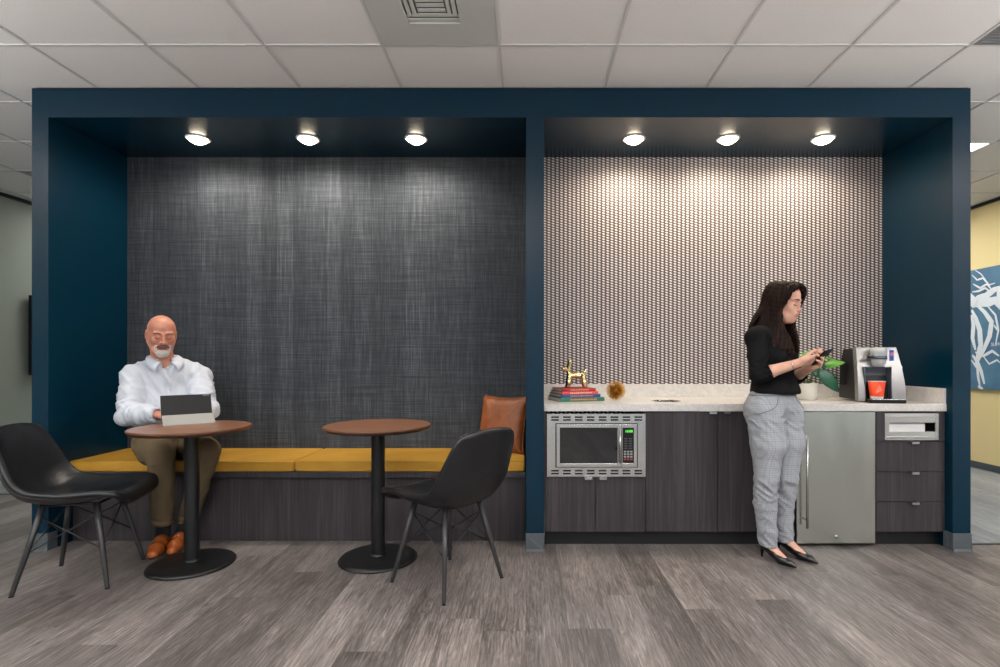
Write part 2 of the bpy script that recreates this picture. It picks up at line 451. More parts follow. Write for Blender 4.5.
# header and soffit, with round holes left for the lamps by the lamp housings themselves
struct('ceiling_niche', MB().box(IX0, IX1, FY, BY + 0.1, SOFFIT, CEIL), TEAL)
struct('trim_5', MB().box(FX0 + 0.03, FX1 - 0.02, FY - 0.004, FY + 0.05, CEIL - 0.006, CEIL + 0.0), mat('shadow_reveal', rgb(14, 16, 20), 0.6))  # thin dark strip put in as the shadow under the ceiling
struct('wall_back_left', MB().box(IX0, 0, BY, BY + 0.1, 0, SOFFIT), FABRIC)
struct('wall_back_right', MB().box(0, IX1, BY, BY + 0.1, 0, SOFFIT), PAPER)
for i, (a, b, ya) in enumerate([(FX0, IX0, FY), (0, 0.108, FY), (IX1, FX1, FY)]):
    bb = MB().prism([(a - .003, FY - .006), (b + .003, FY - .006), (b + .003, FY + .06), (a - .003, FY + .06)], 0, 0.104)
    # cove toe
    bb.prism([(FY - .016, 0), (FY - .006, 0), (FY - .006, .012)], a - .003, b + .003, axis='x')
    struct(['baseboard_left_post', 'baseboard_middle_post', 'baseboard_right_post'][i], bb, BASEG, bevel=0.003)
struct('baseboard_niche', MB().box(IX1 - 0.008, IX1, FY + 0.03, FY + .062, 0, 0.104), BASEG)

# ------------------------------------------------------------------ ceiling fittings
def troffer(k, j, label):
    t = empty('ceiling_light', (gx(k) + GS / 2, gy(j) + GS, CEIL), label, 'ceiling light', group='recessed ceiling lights')
    a, b = GS / 2 - .008, GS - .008
    f = MB(); f.box(-a, -a + .02, -b, b, 0, .05).box(a - .02, a, -b, b, 0, .05).box(-a + .02, a - .02, -b, -b + .02, 0, .05).box(-a + .02, a - .02, b - .02, b, 0, .05)
    f.build('frame', WHITEPL, t)
    MB().box(-a + .02, a - .02, -b + .02, b - .02, .012, .018).build('diffuser', TROFM, t)
def trof_label(k, j):  # labels of the panel lights added out of view
    c = {-7: 'far left', -4: 'left of centre', -1: 'central', 2: 'right of centre', 5: 'far right'}
    if j == -5: return 'white recessed panel light behind the camera, %s in the nearer row' % c[k]
    if j == -9: return 'white recessed panel light near the windows, %s in the farther row' % c[k]
    if (k, j) == (6, 6): return 'white recessed panel light over the corridor, deepest one by the yellow wall'
    return 'white recessed panel light over the corridor, ' + {-8: 'along the grey-green wall', 6: 'along the yellow wall', 5: 'behind the blue frame on the right', -7: 'beside the grey-green wall one', -6: 'in the far left corner'}[k]
for (k, j) in TROFFERS:
    troffer(k, j, 'white recessed panel light glowing in the ceiling right of the blue frame' if (k, j) == (5, 2) else trof_label(k, j))
def vent(k, j, kind):
    x, y = gx(k) + GS / 2, gy(j) + GS / 2; a = GS / 2 - .008
    if kind == 'supply':
        t = empty('ceiling_vent', (x, y, CEIL), 'off-white square air diffuser with louvred centre, above the seating niche', 'vent')
        c0, c1 = -.125, .125
        f = MB()
        for (x0, x1, y0, y1) in [(-a, c0, -a, a), (c1, a, -a, a), (c0, c1, -a, c0), (c0, c1, c1, a)]: f.box(x0, x1, y0, y1, 0, .012)
        f.build('face_plate', VENTW, t)
        MB().box(c0, c1, c0, c1, .03, .035).build('duct_opening', VENTG, t)
        for i in range(7):
            yy = c0 + .02 + i * .035
            if i < 2 or i > 4:
                MB().box(c0, c1, yy - .011, yy + .011, .006, .009).build('louvre', VENTW, t)
            else:
                MB().box(c0 + .06, c1 - .06, yy - .011, yy + .011, .006, .009).build('louvre', VENTW, t)
        for sx in (-1, 1):
            for q in (0, 1):
                xx = sx * (.108 - .026 * q)
                MB().box(xx - .009, xx + .009, c0 + .055, c1 - .055, .002, .006).build('louvre', VENTW, t)
    else:
        G_ = VENTG if k > 0 else mat('pale_grey_grille', rgb(160, 161, 162), 0.6)
        where = 'far left ceiling, beyond the blue frame' if k < 0 else 'ceiling near the top right corner'
        t = empty('ceiling_vent', (x, y, CEIL), 'flat grey return air grille set in the ' + where, 'vent')
        f = MB(); f.box(-a, -a + .02, -a, a, 0, .02).box(a - .02, a, -a, a, 0, .02).box(-a + .02, a - .02, -a, -a + .02, 0, .02).box(-a + .02, a - .02, a - .02, a, 0, .02)
        f.build('frame', G_, t)
        g = MB(); g.box(-a + .02, a - .02, -a + .02, a - .02, .016, .02)
        for i in range(22):
            yy = -a + .03 + i * .025
            g.box(-a + .02, a - .02, yy, yy + .008, .002, .016)
        g.build('grille', G_, t)
for (k, j), kind in VENTS.items(): vent(k, j, kind)
ords = ['leftmost', 'middle', 'rightmost']
for i, (x, side) in enumerate(DOWNLIGHTS):
    lab = 'round glowing downlight, %s of three in the blue soffit over the %s' % (ords[i % 3], 'seating bench' if side == 1 else 'counter')
    t = empty('downlight', (x, DOWN_Y, SOFFIT), lab, 'downlight', group='recessed downlights in the blue soffit')
    MB().lathe([(.056, -.001), (.058, -.006), (.070, -.007), (.074, -.004), (.074, .0)]).build('trim_ring', WHITEPL, t)
    MB().lathe([(.0, -.034), (.028, -.031), (.047, -.020), (.057, -.004), (.057, -.0005), (0, -.0005)]).build('lamp_lens', LAMPM, t)
    l = bpy.data.lights.new('downlight_beam', 'SPOT'); l.energy = DOWN_POWER[side]; l.color = (1.0, 0.82, 0.62) if side == 2 else (1.0, 0.90, 0.78)
    l.spot_size = math.radians(178); l.spot_blend = 0.55; l.shadow_soft_size = 0.05
    lo = bpy.data.objects.new('downlight_beam', l); C.objects.link(lo); lo.location = (x, DOWN_Y, SOFFIT - 0.042)
    lo.rotation_euler = (math.radians(0), 0, 0)

# ------------------------------------------------------------------ things on the side walls
TVX = XL + .06
tv = empty('wall_television', (XL, 6.1, .985), 'black flat screen seen edge-on, on the grey-green wall at far left', 'television')
MB().box(.03, .075, -.67, .70, 0, .82).build('screen_housing', BLACKPL, tv, bevel=.006)
MB().box(.0752, .077, -.65, .68, .02, .80).build('screen', BLACKGLASS, tv)
MB().box(.0, .03, -.2, .2, .25, .6).build('wall_bracket', BLACKPL, tv)

MURB = mat('mural_blue', rgb(70, 112, 140), 0.5); t_ = NT(MURB)
t_.col(t_.ramp(t_.noise(t_.coords(), 3, 3), [(0.3, rgb(62, 102, 132)), (0.7, rgb(92, 134, 160))]))
MURW = mat('mural_white_ink', rgb(232, 238, 242), 0.5)
mu = empty('wall_mural', (XR, 6.6, .84), 'blue mural panel with a white drawing of a galloping horse, on the yellow wall', 'mural')
MB().box(-.03, -.0, -1.6, 1.3, 0, 1.25).build('panel', MURB, mu)
# strokes of the drawing: (depth y px x of the photo, z px y) -> position on the wall plane
def mural_pt(x, y):
    s = (x - 526) / (XR - .03); d = FPX / s
    return (-.032, d - 6.6, CAMZ - (y - 359) / s - .84)
def stroke(pts, rad, name='horse_line'):
    P = [mural_pt(*p) for p in pts]
    sm = []
    for i in range(len(P) - 1):
        for q in range(4):
            a = Vector(P[i]).lerp(Vector(P[i + 1]), q / 4); sm.append(a)
    sm.append(Vector(P[-1]))
    n = len(sm); v = []; f = []
    for i, p in enumerate(sm):
        tg = (sm[min(i + 1, n - 1)] - sm[max(i - 1, 0)]).normalized(); nn = Vector((0, -tg.z, tg.y))
        r = rad * (0.35 + 0.65 * math.sin(PI * min(1, max(0, (i + .6) / (n + .2)))))
        v += [p + nn * r, p - nn * r]
        if i: f.append((2 * i - 2, 2 * i, 2 * i + 1, 2 * i - 1))
    return v, f
hs = MB()
for pts, r in [([(972, 302), (978, 298), (986, 296), (994, 290), (1001, 287)], .035), ([(972, 306), (980, 302), (990, 302), (1001, 298)], .05),
               ([(972, 310), (976, 318), (980, 330), (981, 345), (978, 356), (976, 366)], .03), ([(975, 303), (985, 312), (992, 322), (990, 336), (984, 350), (978, 362)], .028),
               ([(972, 315), (974, 325), (973, 338), (976, 350)], .025), ([(988, 306), (996, 315), (999, 330), (996, 345)], .012),
               ([(973, 355), (978, 362), (982, 372), (985, 384)], .022), ([(972, 360), (978, 368), (979, 378), (981, 388)], .016),
               ([(976, 352), (984, 356), (993, 351), (1000, 356)], .016), ([(984, 356), (990, 364), (998, 360), (1001, 363)], .010),
               ([(973, 275), (978, 280), (984, 278), (990, 285), (996, 283)], .010), ([(974, 284), (981, 288), (988, 284), (993, 290)], .012),
               ([(973, 292), (980, 291), (986, 288), (992, 292)], .012), ([(976, 270), (982, 274), (987, 280)], .006),
               ([(995, 325), (1000, 332)], .010), ([(979, 386), (984, 389)], .016),
               ([(977, 303), (966, 298), (955, 288), (947, 280)], .09), ([(948, 281), (941, 292), (936, 306), (934, 314)], .06), ([(950, 276), (948, 268)], .02),
               ([(998, 292), (1012, 290), (1026, 296), (1034, 312)], .10), ([(1030, 305), (1036, 330), (1030, 350), (1036, 384)], .04), ([(1026, 310), (1022, 336), (1028, 356), (1024, 384)], .035), ([(1034, 300), (1046, 306), (1050, 330)], .03), ([(995, 300), (1010, 310), (1024, 312)], .05)]:
    v, f = stroke(pts, r); hs.add([p + Vector((-.0004 * len(hs.f) / 8, 0, 0)) for p in v], f)
hs.build('horse_drawing', MURW, mu)
Mt = Matrix.Translation(Vector(mural_pt(996, 344.5)) + Vector((-.0005, 0, 0))) @ Matrix(((0, 0, -1, 0), (-1, 0, 0, 0), (0, 1, 0, 0), (0, 0, 0, 1)))
text_obj('mural_lettering', 'SUPP', .05, Mt, MURW, mu)

# ------------------------------------------------------------------ added unseen uplighters that brighten the office ceiling
for i, (x, y) in enumerate(ADDED_UPLIGHTS):
    t = empty('standing_uplighter', (x, y, 0), 'tall black standing uplighter out of frame, ' + ['leftmost of the four', 'left one behind the camera', 'right one behind the camera', 'rightmost of the four'][i], 'floor lamp', group='standing uplighters behind the camera')
    MB().lathe([(0, 0), (.16, 0), (.16, .012), (.02, .022), (.0, .022)], 40).build('base', BLACKMETAL, t)
    MB().tube([(0, 0, .02), (0, 0, 1.74)], .014, 16).build('pole', BLACKMETAL, t)
    MB().lathe([(.0, 1.72), (.06, 1.725), (.14, 1.76), (.19, 1.83), (.186, 1.83), (.13, 1.768), (.0, 1.735)], 40).build('bowl', BLACKMETAL, t)
    ul = bpy.data.lights.new('uplighter_lamp', 'AREA'); ul.shape = 'DISK'; ul.size = .30; ul.energy = ADDED_UPLIGHT_POWER; ul.color = (1.0, 0.97, 0.95)
    uo = bpy.data.objects.new('uplighter_lamp', ul); C.objects.link(uo); uo.location = (x, y, 1.80); uo.rotation_euler = (PI, 0, 0)
# ------------------------------------------------------------------ bench and cushions
BF = 3.335
bn = empty('built_in_bench', (0, 0, 0), 'long dark built-in bench across the seating niche, under the yellow cushions', 'bench')
MB().box(IX0 + .002, -.002, BF + .015, BY - .002, 0.0, .405).build('bench_panel', CAB, bn, bevel=.002)
MB().box(IX0 + .002, -.002, BF - .02, BY - .002, .407, .444).build('bench_top', CAB, bn, bevel=.002)
SEAM = -1.447
def cushion(x0, x1, label):
    t = empty('bench_cushion', ((x0 + x1) / 2, (BF + BY) / 2, .446), label, 'cushion', group='yellow bench cushions')
    a = (x1 - x0) / 2 - .002; yf, yb = -.262, .235
    m = MB().box(-a, a, yf, yb, 0, .066)
    m.build('cushion_body', MUSTARD, t, bevel=.014, seg=4)
    p = MB()
    for z in (.004, .0625):
        p.tube([(-a + .012, yf + .0025, z), (a - .012, yf + .0025, z)], .0028, 8)
    p.build('piping', MUSTARD, t)
    return t
cushion(IX0 + .004, SEAM, 'mustard yellow bench cushion at left, under the seated person')
cushion(SEAM, -.006, 'mustard yellow bench cushion at right, behind the second round table')

# ------------------------------------------------------------------ round pedestal tables
def table(x, y, label, rz):
    t = empty('cafe_table', (x, y, 0), label, 'table', rz, group='round walnut cafe tables')
    H = .773
    MB().lathe([(0, H), (.295, H)], seg=96, smooth=False).lathe([(.295, H), (.300, H - .003), (.301, H - .008), (.298, H - .013), (.288, H - .024), (.27, H - .028), (0, H - .028)], seg=96, mi=1).build('table_top', [WALNUT, WALNUTE], t)
    MB().lathe([(0, .028), (.06, .028), (.19, .022), (.212, .018), (.219, .010), (.219, .004), (.212, .0), (0, 0)], seg=96).build('base_plate', BLACKMETAL, t)
    MB().lathe([(.038, .026), (.038, H - .05), ], seg=40).build('column', BLACKMETAL, t)
    MB().lathe([(.046, .026), (.046, .034), (.039, .038)], seg=40).build('column_collar', BLACKMETAL, t)
    MB().lathe([(0, H - .028), (.14, H - .028), (.14, H - .034), (.06, H - .05), (.0, H - .05)], seg=40).build('mounting_plate', BLACKMETAL, t)
    return t
T1 = (-1.866, 2.96); T2 = (-.850, 3.046)
table(*T1, 'round walnut cafe table at left, with the tablet on it', .3)
table(*T2, 'round walnut cafe table with nothing on it, beside the grey-legged chair in the middle', 0.1)

# ------------------------------------------------------------------ shell chairs
def catmull(P, t):
    n = len(P) - 1; t = max(0, min(n - 1e-6, t * n)); i = int(t); f = t - i
    p0, p1, p2, p3 = P[max(i - 1, 0)], P[i], P[i + 1], P[min(i + 2, n)]
    return [0.5 * ((2 * b) + (-a + c) * f + (2 * a - 5 * b + 4 * c - d) * f * f + (-a + 3 * b - 3 * c + d) * f ** 3) for a, b, c, d in zip(p0, p1, p2, p3)]
def shell_mesh(thick, shrink=1.0, off=0.0):
    # along the seat from front lip to the top of the back: (forward, height, half width, side lift, wrap, exponent)
    P = [(.258, .412, .110, .000, 0, 0), (.269, .428, .168, .002, 0, 0), (.258, .450, .205, .006, .0, 0), (.23, .461, .228, .016, 0, 0), (.14, .452, .230, .030, .0, 0), (.03, .434, .235, .044, .005, 0), (-.08, .428, .237, .060, .015, 0),
         (-.185, .446, .238, .066, .040, 0), (-.248, .510, .236, .05, .060, 0), (-.278, .600, .226, .02, .060, 0), (-.299, .690, .210, .006, .045, 0), (-.313, .758, .188, .0, .032, 0), (-.320, .792, .158, -.006, .024, 0), (-.322, .803, .110, -.006, .012, 0)]
    NU, NV = 22, 40; vs = []
    prof = [catmull(P, j / NV) for j in range(NV + 1)]
    for j in range(NV + 1):
        f_, z_, w_, li, wr, _ = prof[j]
        a = prof[max(j - 1, 0)]; b = prof[min(j + 1, NV)]
        tg = Vector((b[0] - a[0], 0, b[1] - a[1])).normalized(); nn = Vector((tg.z, 0, -tg.x))   # points to the sitter
        if nn.z < 0 and nn.x < 0: nn = -nn
        for i in range(NU + 1):
            u = -1 + 2 * i / NU
            su = math.copysign(abs(u) ** 0.92, u)
            e = abs(u) ** 2.6
            p = Vector((f_ + wr * e, w_ * shrink * su, z_ + li * e)) + nn * off
            # gentle hollow of the seat
            p.z -= .010 * (1 - u * u) * max(0, 1 - abs(j / NV - .35) * 4)
            vs.append(p)
    fs = [(j * (NU + 1) + i, j * (NU + 1) + i + 1, (j + 1) * (NU + 1) + i + 1, (j + 1) * (NU + 1) + i) for j in range(NV) for i in range(NU)]
    return vs, fs
def make_chair(label):
    t = empty('shell_chair', (0, 0, 0), label, 'chair', group='black leather shell chairs')
    v, f = shell_mesh(.02); m = MB().add(v, f, 0, True)
    o = m.build('shell', BLEATHER, t)
    q = o.modifiers.new('solid', 'SOLIDIFY'); q.thickness = .030; q.offset = 0.0
    b = o.modifiers.new('bev', 'BEVEL'); b.width = .011; b.segments = 3; b.limit_method = 'ANGLE'; b.angle_limit = .9
    # piping round the rim
    NU, NV = 22, 40
    rim = [j * (NU + 1) for j in range(NV + 1)] + [NV * (NU + 1) + i for i in range(1, NU + 1)] + [(j) * (NU + 1) + NU for j in range(NV - 1, -1, -1)] + [i for i in range(NU - 1, 0, -1)]
    pts = [v[i] for i in rim]; pts.append(pts[0])
    MB().tube(pts, .0135, 10, cap=False).build('rim_piping', BLEATHER, t)
    F, T = .2, .115
    foot = [(F, F), (F, -F), (-F, -F), (-F, F)]; top = [(T, T), (T, -T), (-T, -T), (-T, T)]
    ztop = .415
    for (fx, fy), (tx, ty) in zip(foot, top):
        l = MB().tube([(fx, fy, .004), (fx * .98 + tx * .02, fy * .98 + ty * .02, .012), ((fx + tx) / 2, (fy + ty) / 2, ztop * .5), (tx, ty, ztop)], [.0095, .0105, .0135, .0150], 14).build('leg', LEGM, t)
        MB().lathe([(0, 0), (.010, 0), (.0105, .005), (.0, .005)], 14, c=(fx, fy, 0)).build('foot_glide', BLACKPL, l)
    def onleg(i, z):
        a = z / ztop; return (foot[i][0] * (1 - a) + top[i][0] * a, foot[i][1] * (1 - a) + top[i][1] * a, z)
    w_ = MB()
    for i in range(4):
        j = (i + 1) % 4
        w_.tube([onleg(i, .36), onleg(j, .19)], .0032, 8); w_.tube([onleg(j, .36), onleg(i, .19)], .0032, 8)
    w_.build('cross_brace', WIREM, t)
    u = MB(); u.tube([(T + .01, T, .412), (-T - .01, T, .412)], .007, 8).tube([(T + .01, -T, .412), (-T - .01, -T, .412)], .007, 8)
    u.tube([(T, T + .01, .406), (T, -T - .01, .406)], .007, 8).tube([(-T, T + .01, .406), (-T, -T - .01, .406)], .007, 8)
    u.build('under_frame', WIREM, t)
    return t
c1 = make_chair('black leather shell chair at far left, facing the table with the tablet'); c1.location = (-2.34, 2.80, 0); c1.rotation_euler = (0, 0, math.radians(14.1))
c2 = copy_tree(c1); c2['label'] = 'black leather shell chair seen from behind, facing the round table with nothing on it'
c2.location = (-.41, 2.76, 0); c2.rotation_euler = (0, 0, math.atan2(.64, -.77))

# ------------------------------------------------------------------ brown leather pillow leaning in the corner
def pillow():
    t = empty('throw_pillow', (-.185, 3.64, .514), 'brown leather throw pillow leaning in the right corner of the bench', 'pillow')
    N = 28; vs = []; fs = []; W = .195
    for side in (1, -1):
        for j in range(N + 1):
            for i in range(N + 1):
                u = -1 + 2 * i / N; v = -1 + 2 * j / N
                e = (1 - u ** 4) * (1 - v ** 4)
                pull = 1 - .10 * (1 - v * v) * abs(u) ** 3; pull2 = 1 - .10 * (1 - u * u) * abs(v) ** 3
                x = u * W * pull; z = v * W * pull2
                th = .062 * max(0, e) ** .55
                wr = .006 * noise.noise(Vector((u * 2.2, v * 2.2, side * 3))) * e
                ang = math.atan2(v, u)
                th += .003 * math.sin(ang * 22) * (abs(u) ** 3 + abs(v) ** 3) * (e > 0) * min(1, e * 6)
                vs.append((x, side * (th + wr if e > 0 else 0), z + W))
        o = 0 if side == 1 else (N + 1) ** 2
        for j in range(N):
            for i in range(N):
                a = o + j * (N + 1) + i; fs.append((a, a + 1, a + N + 2, a + N + 1))
    m = MB().add(vs, fs, 0, True); o = m.build('pillow_body', BRLEATHER, t)
    # stitched hem round the edge
    e = []
    for k in range(4 * N):
        q = k // N; r = -1 + 2 * (k % N) / N
        u, v = [(r, -1), (1, r), (-r, 1), (-1, -r)][q]
        pull = 1 - .10 * (1 - v * v) * abs(u) ** 3; pull2 = 1 - .10 * (1 - u * u) * abs(v) ** 3
        e.append((u * W * pull, 0, v * W * pull2 + W))
    e.append(e[0]); MB().tube(e, .004, 8, cap=False).build('seam', BRLEATHER, t)
    t.rotation_euler = (math.radians(-13), 0, math.radians(-32))
    return t
pillow()

# ------------------------------------------------------------------ base cabinets
CF = 3.24
def X(p): return (p - 526) / (FPX / CF)
def Z(p): return CAMZ - (p - 359) / (FPX / CF)
KZ0, KZ1 = .093, .828
def pull(parent, x, ztop, wd=.046):
    m = MB(); m.box(x - wd / 2, x + wd / 2, -.034, .001, ztop - .0035, ztop - .001)
    m.box(x - wd / 2, x + wd / 2, -.034, -.031, ztop - .016, ztop - .001)
    return m.build('tab_pull', CHROME, parent, bevel=.0008)
def door(parent, x0, x1, z0, z1, hx, name='door', hz=None):
    g = .0018
    d = MB().box(x0 + g, x1 - g, 0, .019, z0 + g, z1 - g).build(name, CAB, parent, bevel=.001)
    pull(d, hx, (hz if hz else z1) + .004)
    return d
# left cabinet: microwave bay over two doors
x0, x1, xm = .110, X(645.6), X(595.3)
zc = .434
k = empty('base_cabinet', (0, CF, 0), 'dark woodgrain cabinet below and around the microwave, against the middle blue post', 'cabinet')
b = MB(); dd = BY - CF - .004
b.box(x0, x0 + .018, .02, dd, KZ0, KZ1).box(x1 - .018, x1, .02, dd, KZ0, KZ1).box(x0 + .018, x1 - .018, .02, dd, KZ0, KZ0 + .018).box(x0 + .018, x1 - .018, .02, dd, zc - .016, zc).box(x0 + .018, x1 - .018, dd - .01, dd, KZ0 + .018, zc - .016)
b.box(x0, .124, 0, .02, zc, KZ1)
b.build('carcass', CAB, k)
MB().box(x0, x1, .055, .07, 0, KZ0).build('toe_kick', TOE, k)
door(k, x0 + .012, xm, KZ0, zc - .004, X(588)); door(k, xm, x1, KZ0, zc - .004, X(602.5))
MB().box(x0, x0 + .012, 0, .02, KZ0, zc).build('filler_strip', CAB, k)
# sink-side cabinet, two tall doors
y0, y1, ym = x1, X(790), X(717.6)
k = empty('base_cabinet', (0, CF, 0), 'dark woodgrain cabinet with two tall doors, between the microwave and the standing person', 'cabinet')
b = MB(); b.box(y0, y0 + .018, .02, dd, KZ0, KZ1).box(y1 - .018, y1, .02, dd, KZ0, KZ1).box(y0 + .018, y1 - .018, .02, dd, KZ0, KZ0 + .018).box(y0 + .018, y1 - .018, dd - .01, dd, KZ0 + .018, KZ1)
b.build('carcass', CAB, k)
MB().box(y0, y1, .055, .07, 0, KZ0).build('toe_kick', TOE, k)
door(k, y0, ym, KZ0, KZ1, X(711.5)); door(k, ym, y1, KZ0, KZ1, X(725.5))
# drawer cabinet
z0_, z1_ = X(875.8), IX1 - .003
zr = X(945)
k = empty('drawer_cabinet', (0, CF, 0), 'dark woodgrain cabinet with three drawers below the towel dispenser, right of the fridge', 'cabinet')
b = MB(); b.box(z0_, z0_ + .018, .02, dd, KZ0, KZ1).box(zr - .018, zr, .02, dd, KZ0, KZ1).box(z0_ + .018, zr - .018, .02, dd, KZ0, KZ0 + .018).box(z0_ + .018, zr - .018, dd - .01, dd, KZ0 + .018, KZ1)
b.build('carcass', CAB, k)
MB().box(z0_, zr, .055, .07, 0, KZ0).build('toe_kick', TOE, k)
# panel with the opening for the dispenser
DX0, DX1, DZ0, DZ1 = X(884), X(938), Z(440), Z(413.5)
p = MB(); g = .0018; pz0 = Z(441.5)
p.box(z0_ + g, DX0, 0, .019, pz0 + g, KZ1 - g).box(DX1, zr - g, 0, .019, pz0 + g, KZ1 - g)
p.box(DX0, DX1, 0, .019, DZ1, KZ1 - g).box(DX0, DX1, 0, .019, pz0 + g, DZ0)
p.build('top_panel', CAB, k)
for (a, c) in [(471.5, 441.5), (501.5, 471.5), (KZ0, 501.5)]:
    za = a if a < 10 else Z(a)
    door(k, z0_, zr, za, Z(c), X(912), 'drawer')
# towel dispenser
d = empty('towel_dispenser', ((DX0 + DX1) / 2, CF, DZ0), 'recessed steel paper towel dispenser above the top drawer', 'dispenser')
a = (DX1 - DX0) / 2; h = DZ1 - DZ0
sx0, sx1, sz0, sz1 = -a + .026, a - .02, .052, .106
m = MB(); m.box(-a, sx0, -.008, .002, 0, h).box(sx1, a, -.008, .002, 0, h).box(sx0, sx1, -.008, .002, 0, sz0).box(sx0, sx1, -.008, .002, sz1, h)
m.box(-a + .012, a - .012, -.011, -.008, .012, .024).box(-a + .012, a - .012, -.011, -.008, h - .022, h - .012)
m.build('face_plate', STEEL, d, bevel=.0015)
MB().box(sx0, sx1, .10, .104, .01, h - .01).box(sx0 - .002, sx0, .002, .10, .01, h - .01).box(sx1, sx1 + .002, .002, .10, .01, h - .01).build('inner_box', BLACKPL, d)
MB().box(sx0 + .002, sx1 - .052, .006, .09, .03, sz1 - .004).build('paper_towels', WHITEPL, d, bevel=.006)

# ------------------------------------------------------------------ microwave in its steel surround
mw = empty('microwave_oven', (0, CF, 0), 'built-in stainless steel microwave with vented surround, under the books', 'microwave')
ax0, ax1, az0, az1 = X(546.9), X(645.0), Z(476.0), Z(413.6)
bx0, bx1, bz0, bz1 = X(555.2), X(637.4), Z(467.3), Z(423.0)
# surround with real slots
def slotted(x0, x1, z0, z1):
    """steel strip with 8 x 2 slots"""
    m = MB(); n = 8; wtot = ax1 - ax0
    px0 = ax0 + (85 - 52) / 773 * wtot; pitch = 93.3 / 773 * wtot; sw = 60 / 773 * wtot
    sh = .0095; zc_ = (z0 + z1) / 2; gap = .0075
    rows = [(zc_ + gap / 2, zc_ + gap / 2 + sh), (zc_ - gap / 2 - sh, zc_ - gap / 2)]
    m.box(x0, x1, -.014, -.010, z0, rows[1][0]); m.box(x0, x1, -.014, -.010, rows[1][1], rows[0][0]); m.box(x0, x1, -.014, -.010, rows[0][1], z1)
    for (r0, r1) in rows:
        xs_ = x0
        for q in range(n):
            a_ = px0 + q * pitch; m.box(xs_, a_, -.014, -.010, r0, r1); xs_ = a_ + sw
        m.box(xs_, x1, -.014, -.010, r0, r1)
    return m
m = slotted(ax0, ax1, bz1, az1); m2 = slotted(ax0, ax1, az0, bz0)
m.add(m2.v, m2.f); m.box(ax0, bx0, -.014, -.010, bz0, bz1).box(bx1, ax1, -.014, -.010, bz0, bz1)
m.build('steel_surround', STEEL, mw)
bk = MB(); bk.box(ax0 + .004, ax1 - .004, -.010, -.008, bz1 + .002, az1 - .002).box(ax0 + .004, ax1 - .004, -.010, -.008, az0 + .002, bz0 - .002)
bk.build('dark_backing', BLACKPL, mw)
MB().box(bx0 + .002, bx1 - .002, -.004, .40, bz0 + .002, bz1 - .002).build('oven_body', BLACKPL, mw)
fx0, fx1, fz0, fz1 = X(556.2), X(636.4), Z(466.4), Z(424.0)
wx0, wx1, wz0, wz1 = X(559.6), X(617.0), Z(462.8), Z(427.4)
cx0, cx1 = X(622.0), X(633.2); dsplit = X(621.2)
d = MB(); d.box(fx0, wx0, -.020, -.004, fz0, fz1).box(wx1, dsplit - .001, -.020, -.004, fz0, fz1).box(wx0, wx1, -.020, -.004, fz0, wz0).box(wx0, wx1, -.020, -.004, wz1, fz1)
do = d.build('oven_door', STEEL, mw, bevel=.0015)
MB().box(wx0, wx1, -.017, -.010, wz0, wz1).build('door_glass', BLACKGLASS, do)
hb = MB(); hxm = X(619.0); hb.tube([(hxm, -.045, wz0 + .006), (hxm, -.045, wz1 - .006)], .0065, 14); hb.tube([(hxm, -.045, wz0 + .02), (hxm, -.018, wz0 + .02)], .004, 10); hb.tube([(hxm, -.045, wz1 - .02), (hxm, -.018, wz1 - .02)], .004, 10)
hb.build('door_handle', CHROME, do)
cp = MB(); cp.box(dsplit + .001, cx0, -.020, -.004, fz0, fz1).box(cx1, fx1, -.020, -.004, fz0, fz1).box(cx0, cx1, -.020, -.004, fz0, wz0).box(cx0, cx1, -.020, -.004, wz1, fz1)
co = cp.build('control_frame', STEEL, mw, bevel=.0012)
MB().box(cx0, cx1, -.018, -.010, wz0, wz1).build('control_panel', BLACKPL, co)
cw = cx1 - cx0
for i in range(3):
    for j in range(4):
        bx = cx0 + cw * (.22 + .28 * i); bz = wz0 + .025 + j * .0155
        MB().box(bx - .007, bx + .007, -.0195, -.018, bz - .005, bz + .005).build('key', mat('key_grey', rgb(150, 152, 155), 0.5) if j else mat('key_red', rgb(150, 60, 56), 0.5), co)
for i in range(2):
    for j in range(5):
        bx = cx0 + cw * (.30 + .40 * i); bz = wz0 + .092 + j * .0145
        MB().box(bx - .009, bx + .009, -.019, -.018, bz - .0028, bz + .0028).build('key', mat('key_dark', rgb(88, 90, 94), 0.5), co)
GREEN = emit('green_digits', (0.12, 1.0, 0.08, 1), 1.6)
Mt = Matrix.Translation((cx0 + cw * .56, -.0182, wz1 - .022)) @ Matrix.Rotation(PI / 2, 4, 'X')
text_obj('clock_display', '10:08', .021, Mt, GREEN, co)

# ------------------------------------------------------------------ undercounter fridge
fr = empty('undercounter_fridge', (0, CF, 0), 'stainless steel undercounter fridge behind the standing person, left of the drawers', 'fridge')
q0, q1 = X(796.3), X(875.2)
MB().box(q0 + .002, q1 - .002, .045, .53, .03, .815).build('cabinet_body', BLACKPL, fr, bevel=.004)
fd = MB().box(q0, q1, -.004, .042, .022, Z(411.8)).build('door', STEELF, fr, bevel=.005, seg=3)
hh = MB(); hx_ = X(803.2); hh.tube([(hx_, -.048, Z(526)), (hx_, -.048, Z(433))], .0068, 16)
for zz in (Z(518), Z(441)): hh.tube([(hx_, -.048, zz), (hx_, -.002, zz)], .005, 12)
hh.build('handle', CHROME, fd)
lk = MB(); lk.lathe([(0, .006), (.009, .006), (.011, .004), (.011, 0)], 24, M=Matrix.Translation((X(835.8), -.004, Z(536.6))) @ Matrix.Rotation(PI / 2, 4, 'X')); lk.build('door_lock', CHROME, fd)
MB().box(q0 + .006, q1 - .006, .06, .08, .006, .03).build('kick_grille', BLACKPL, fr)
for xx in (q0 + .04, q1 - .04):
    for yy in (.09, .48): MB().lathe([(0, 0), (.014, 0), (.014, .03), (0, .03)], 16, c=(xx, yy, 0)).build('foot', BLACKPL, fr)

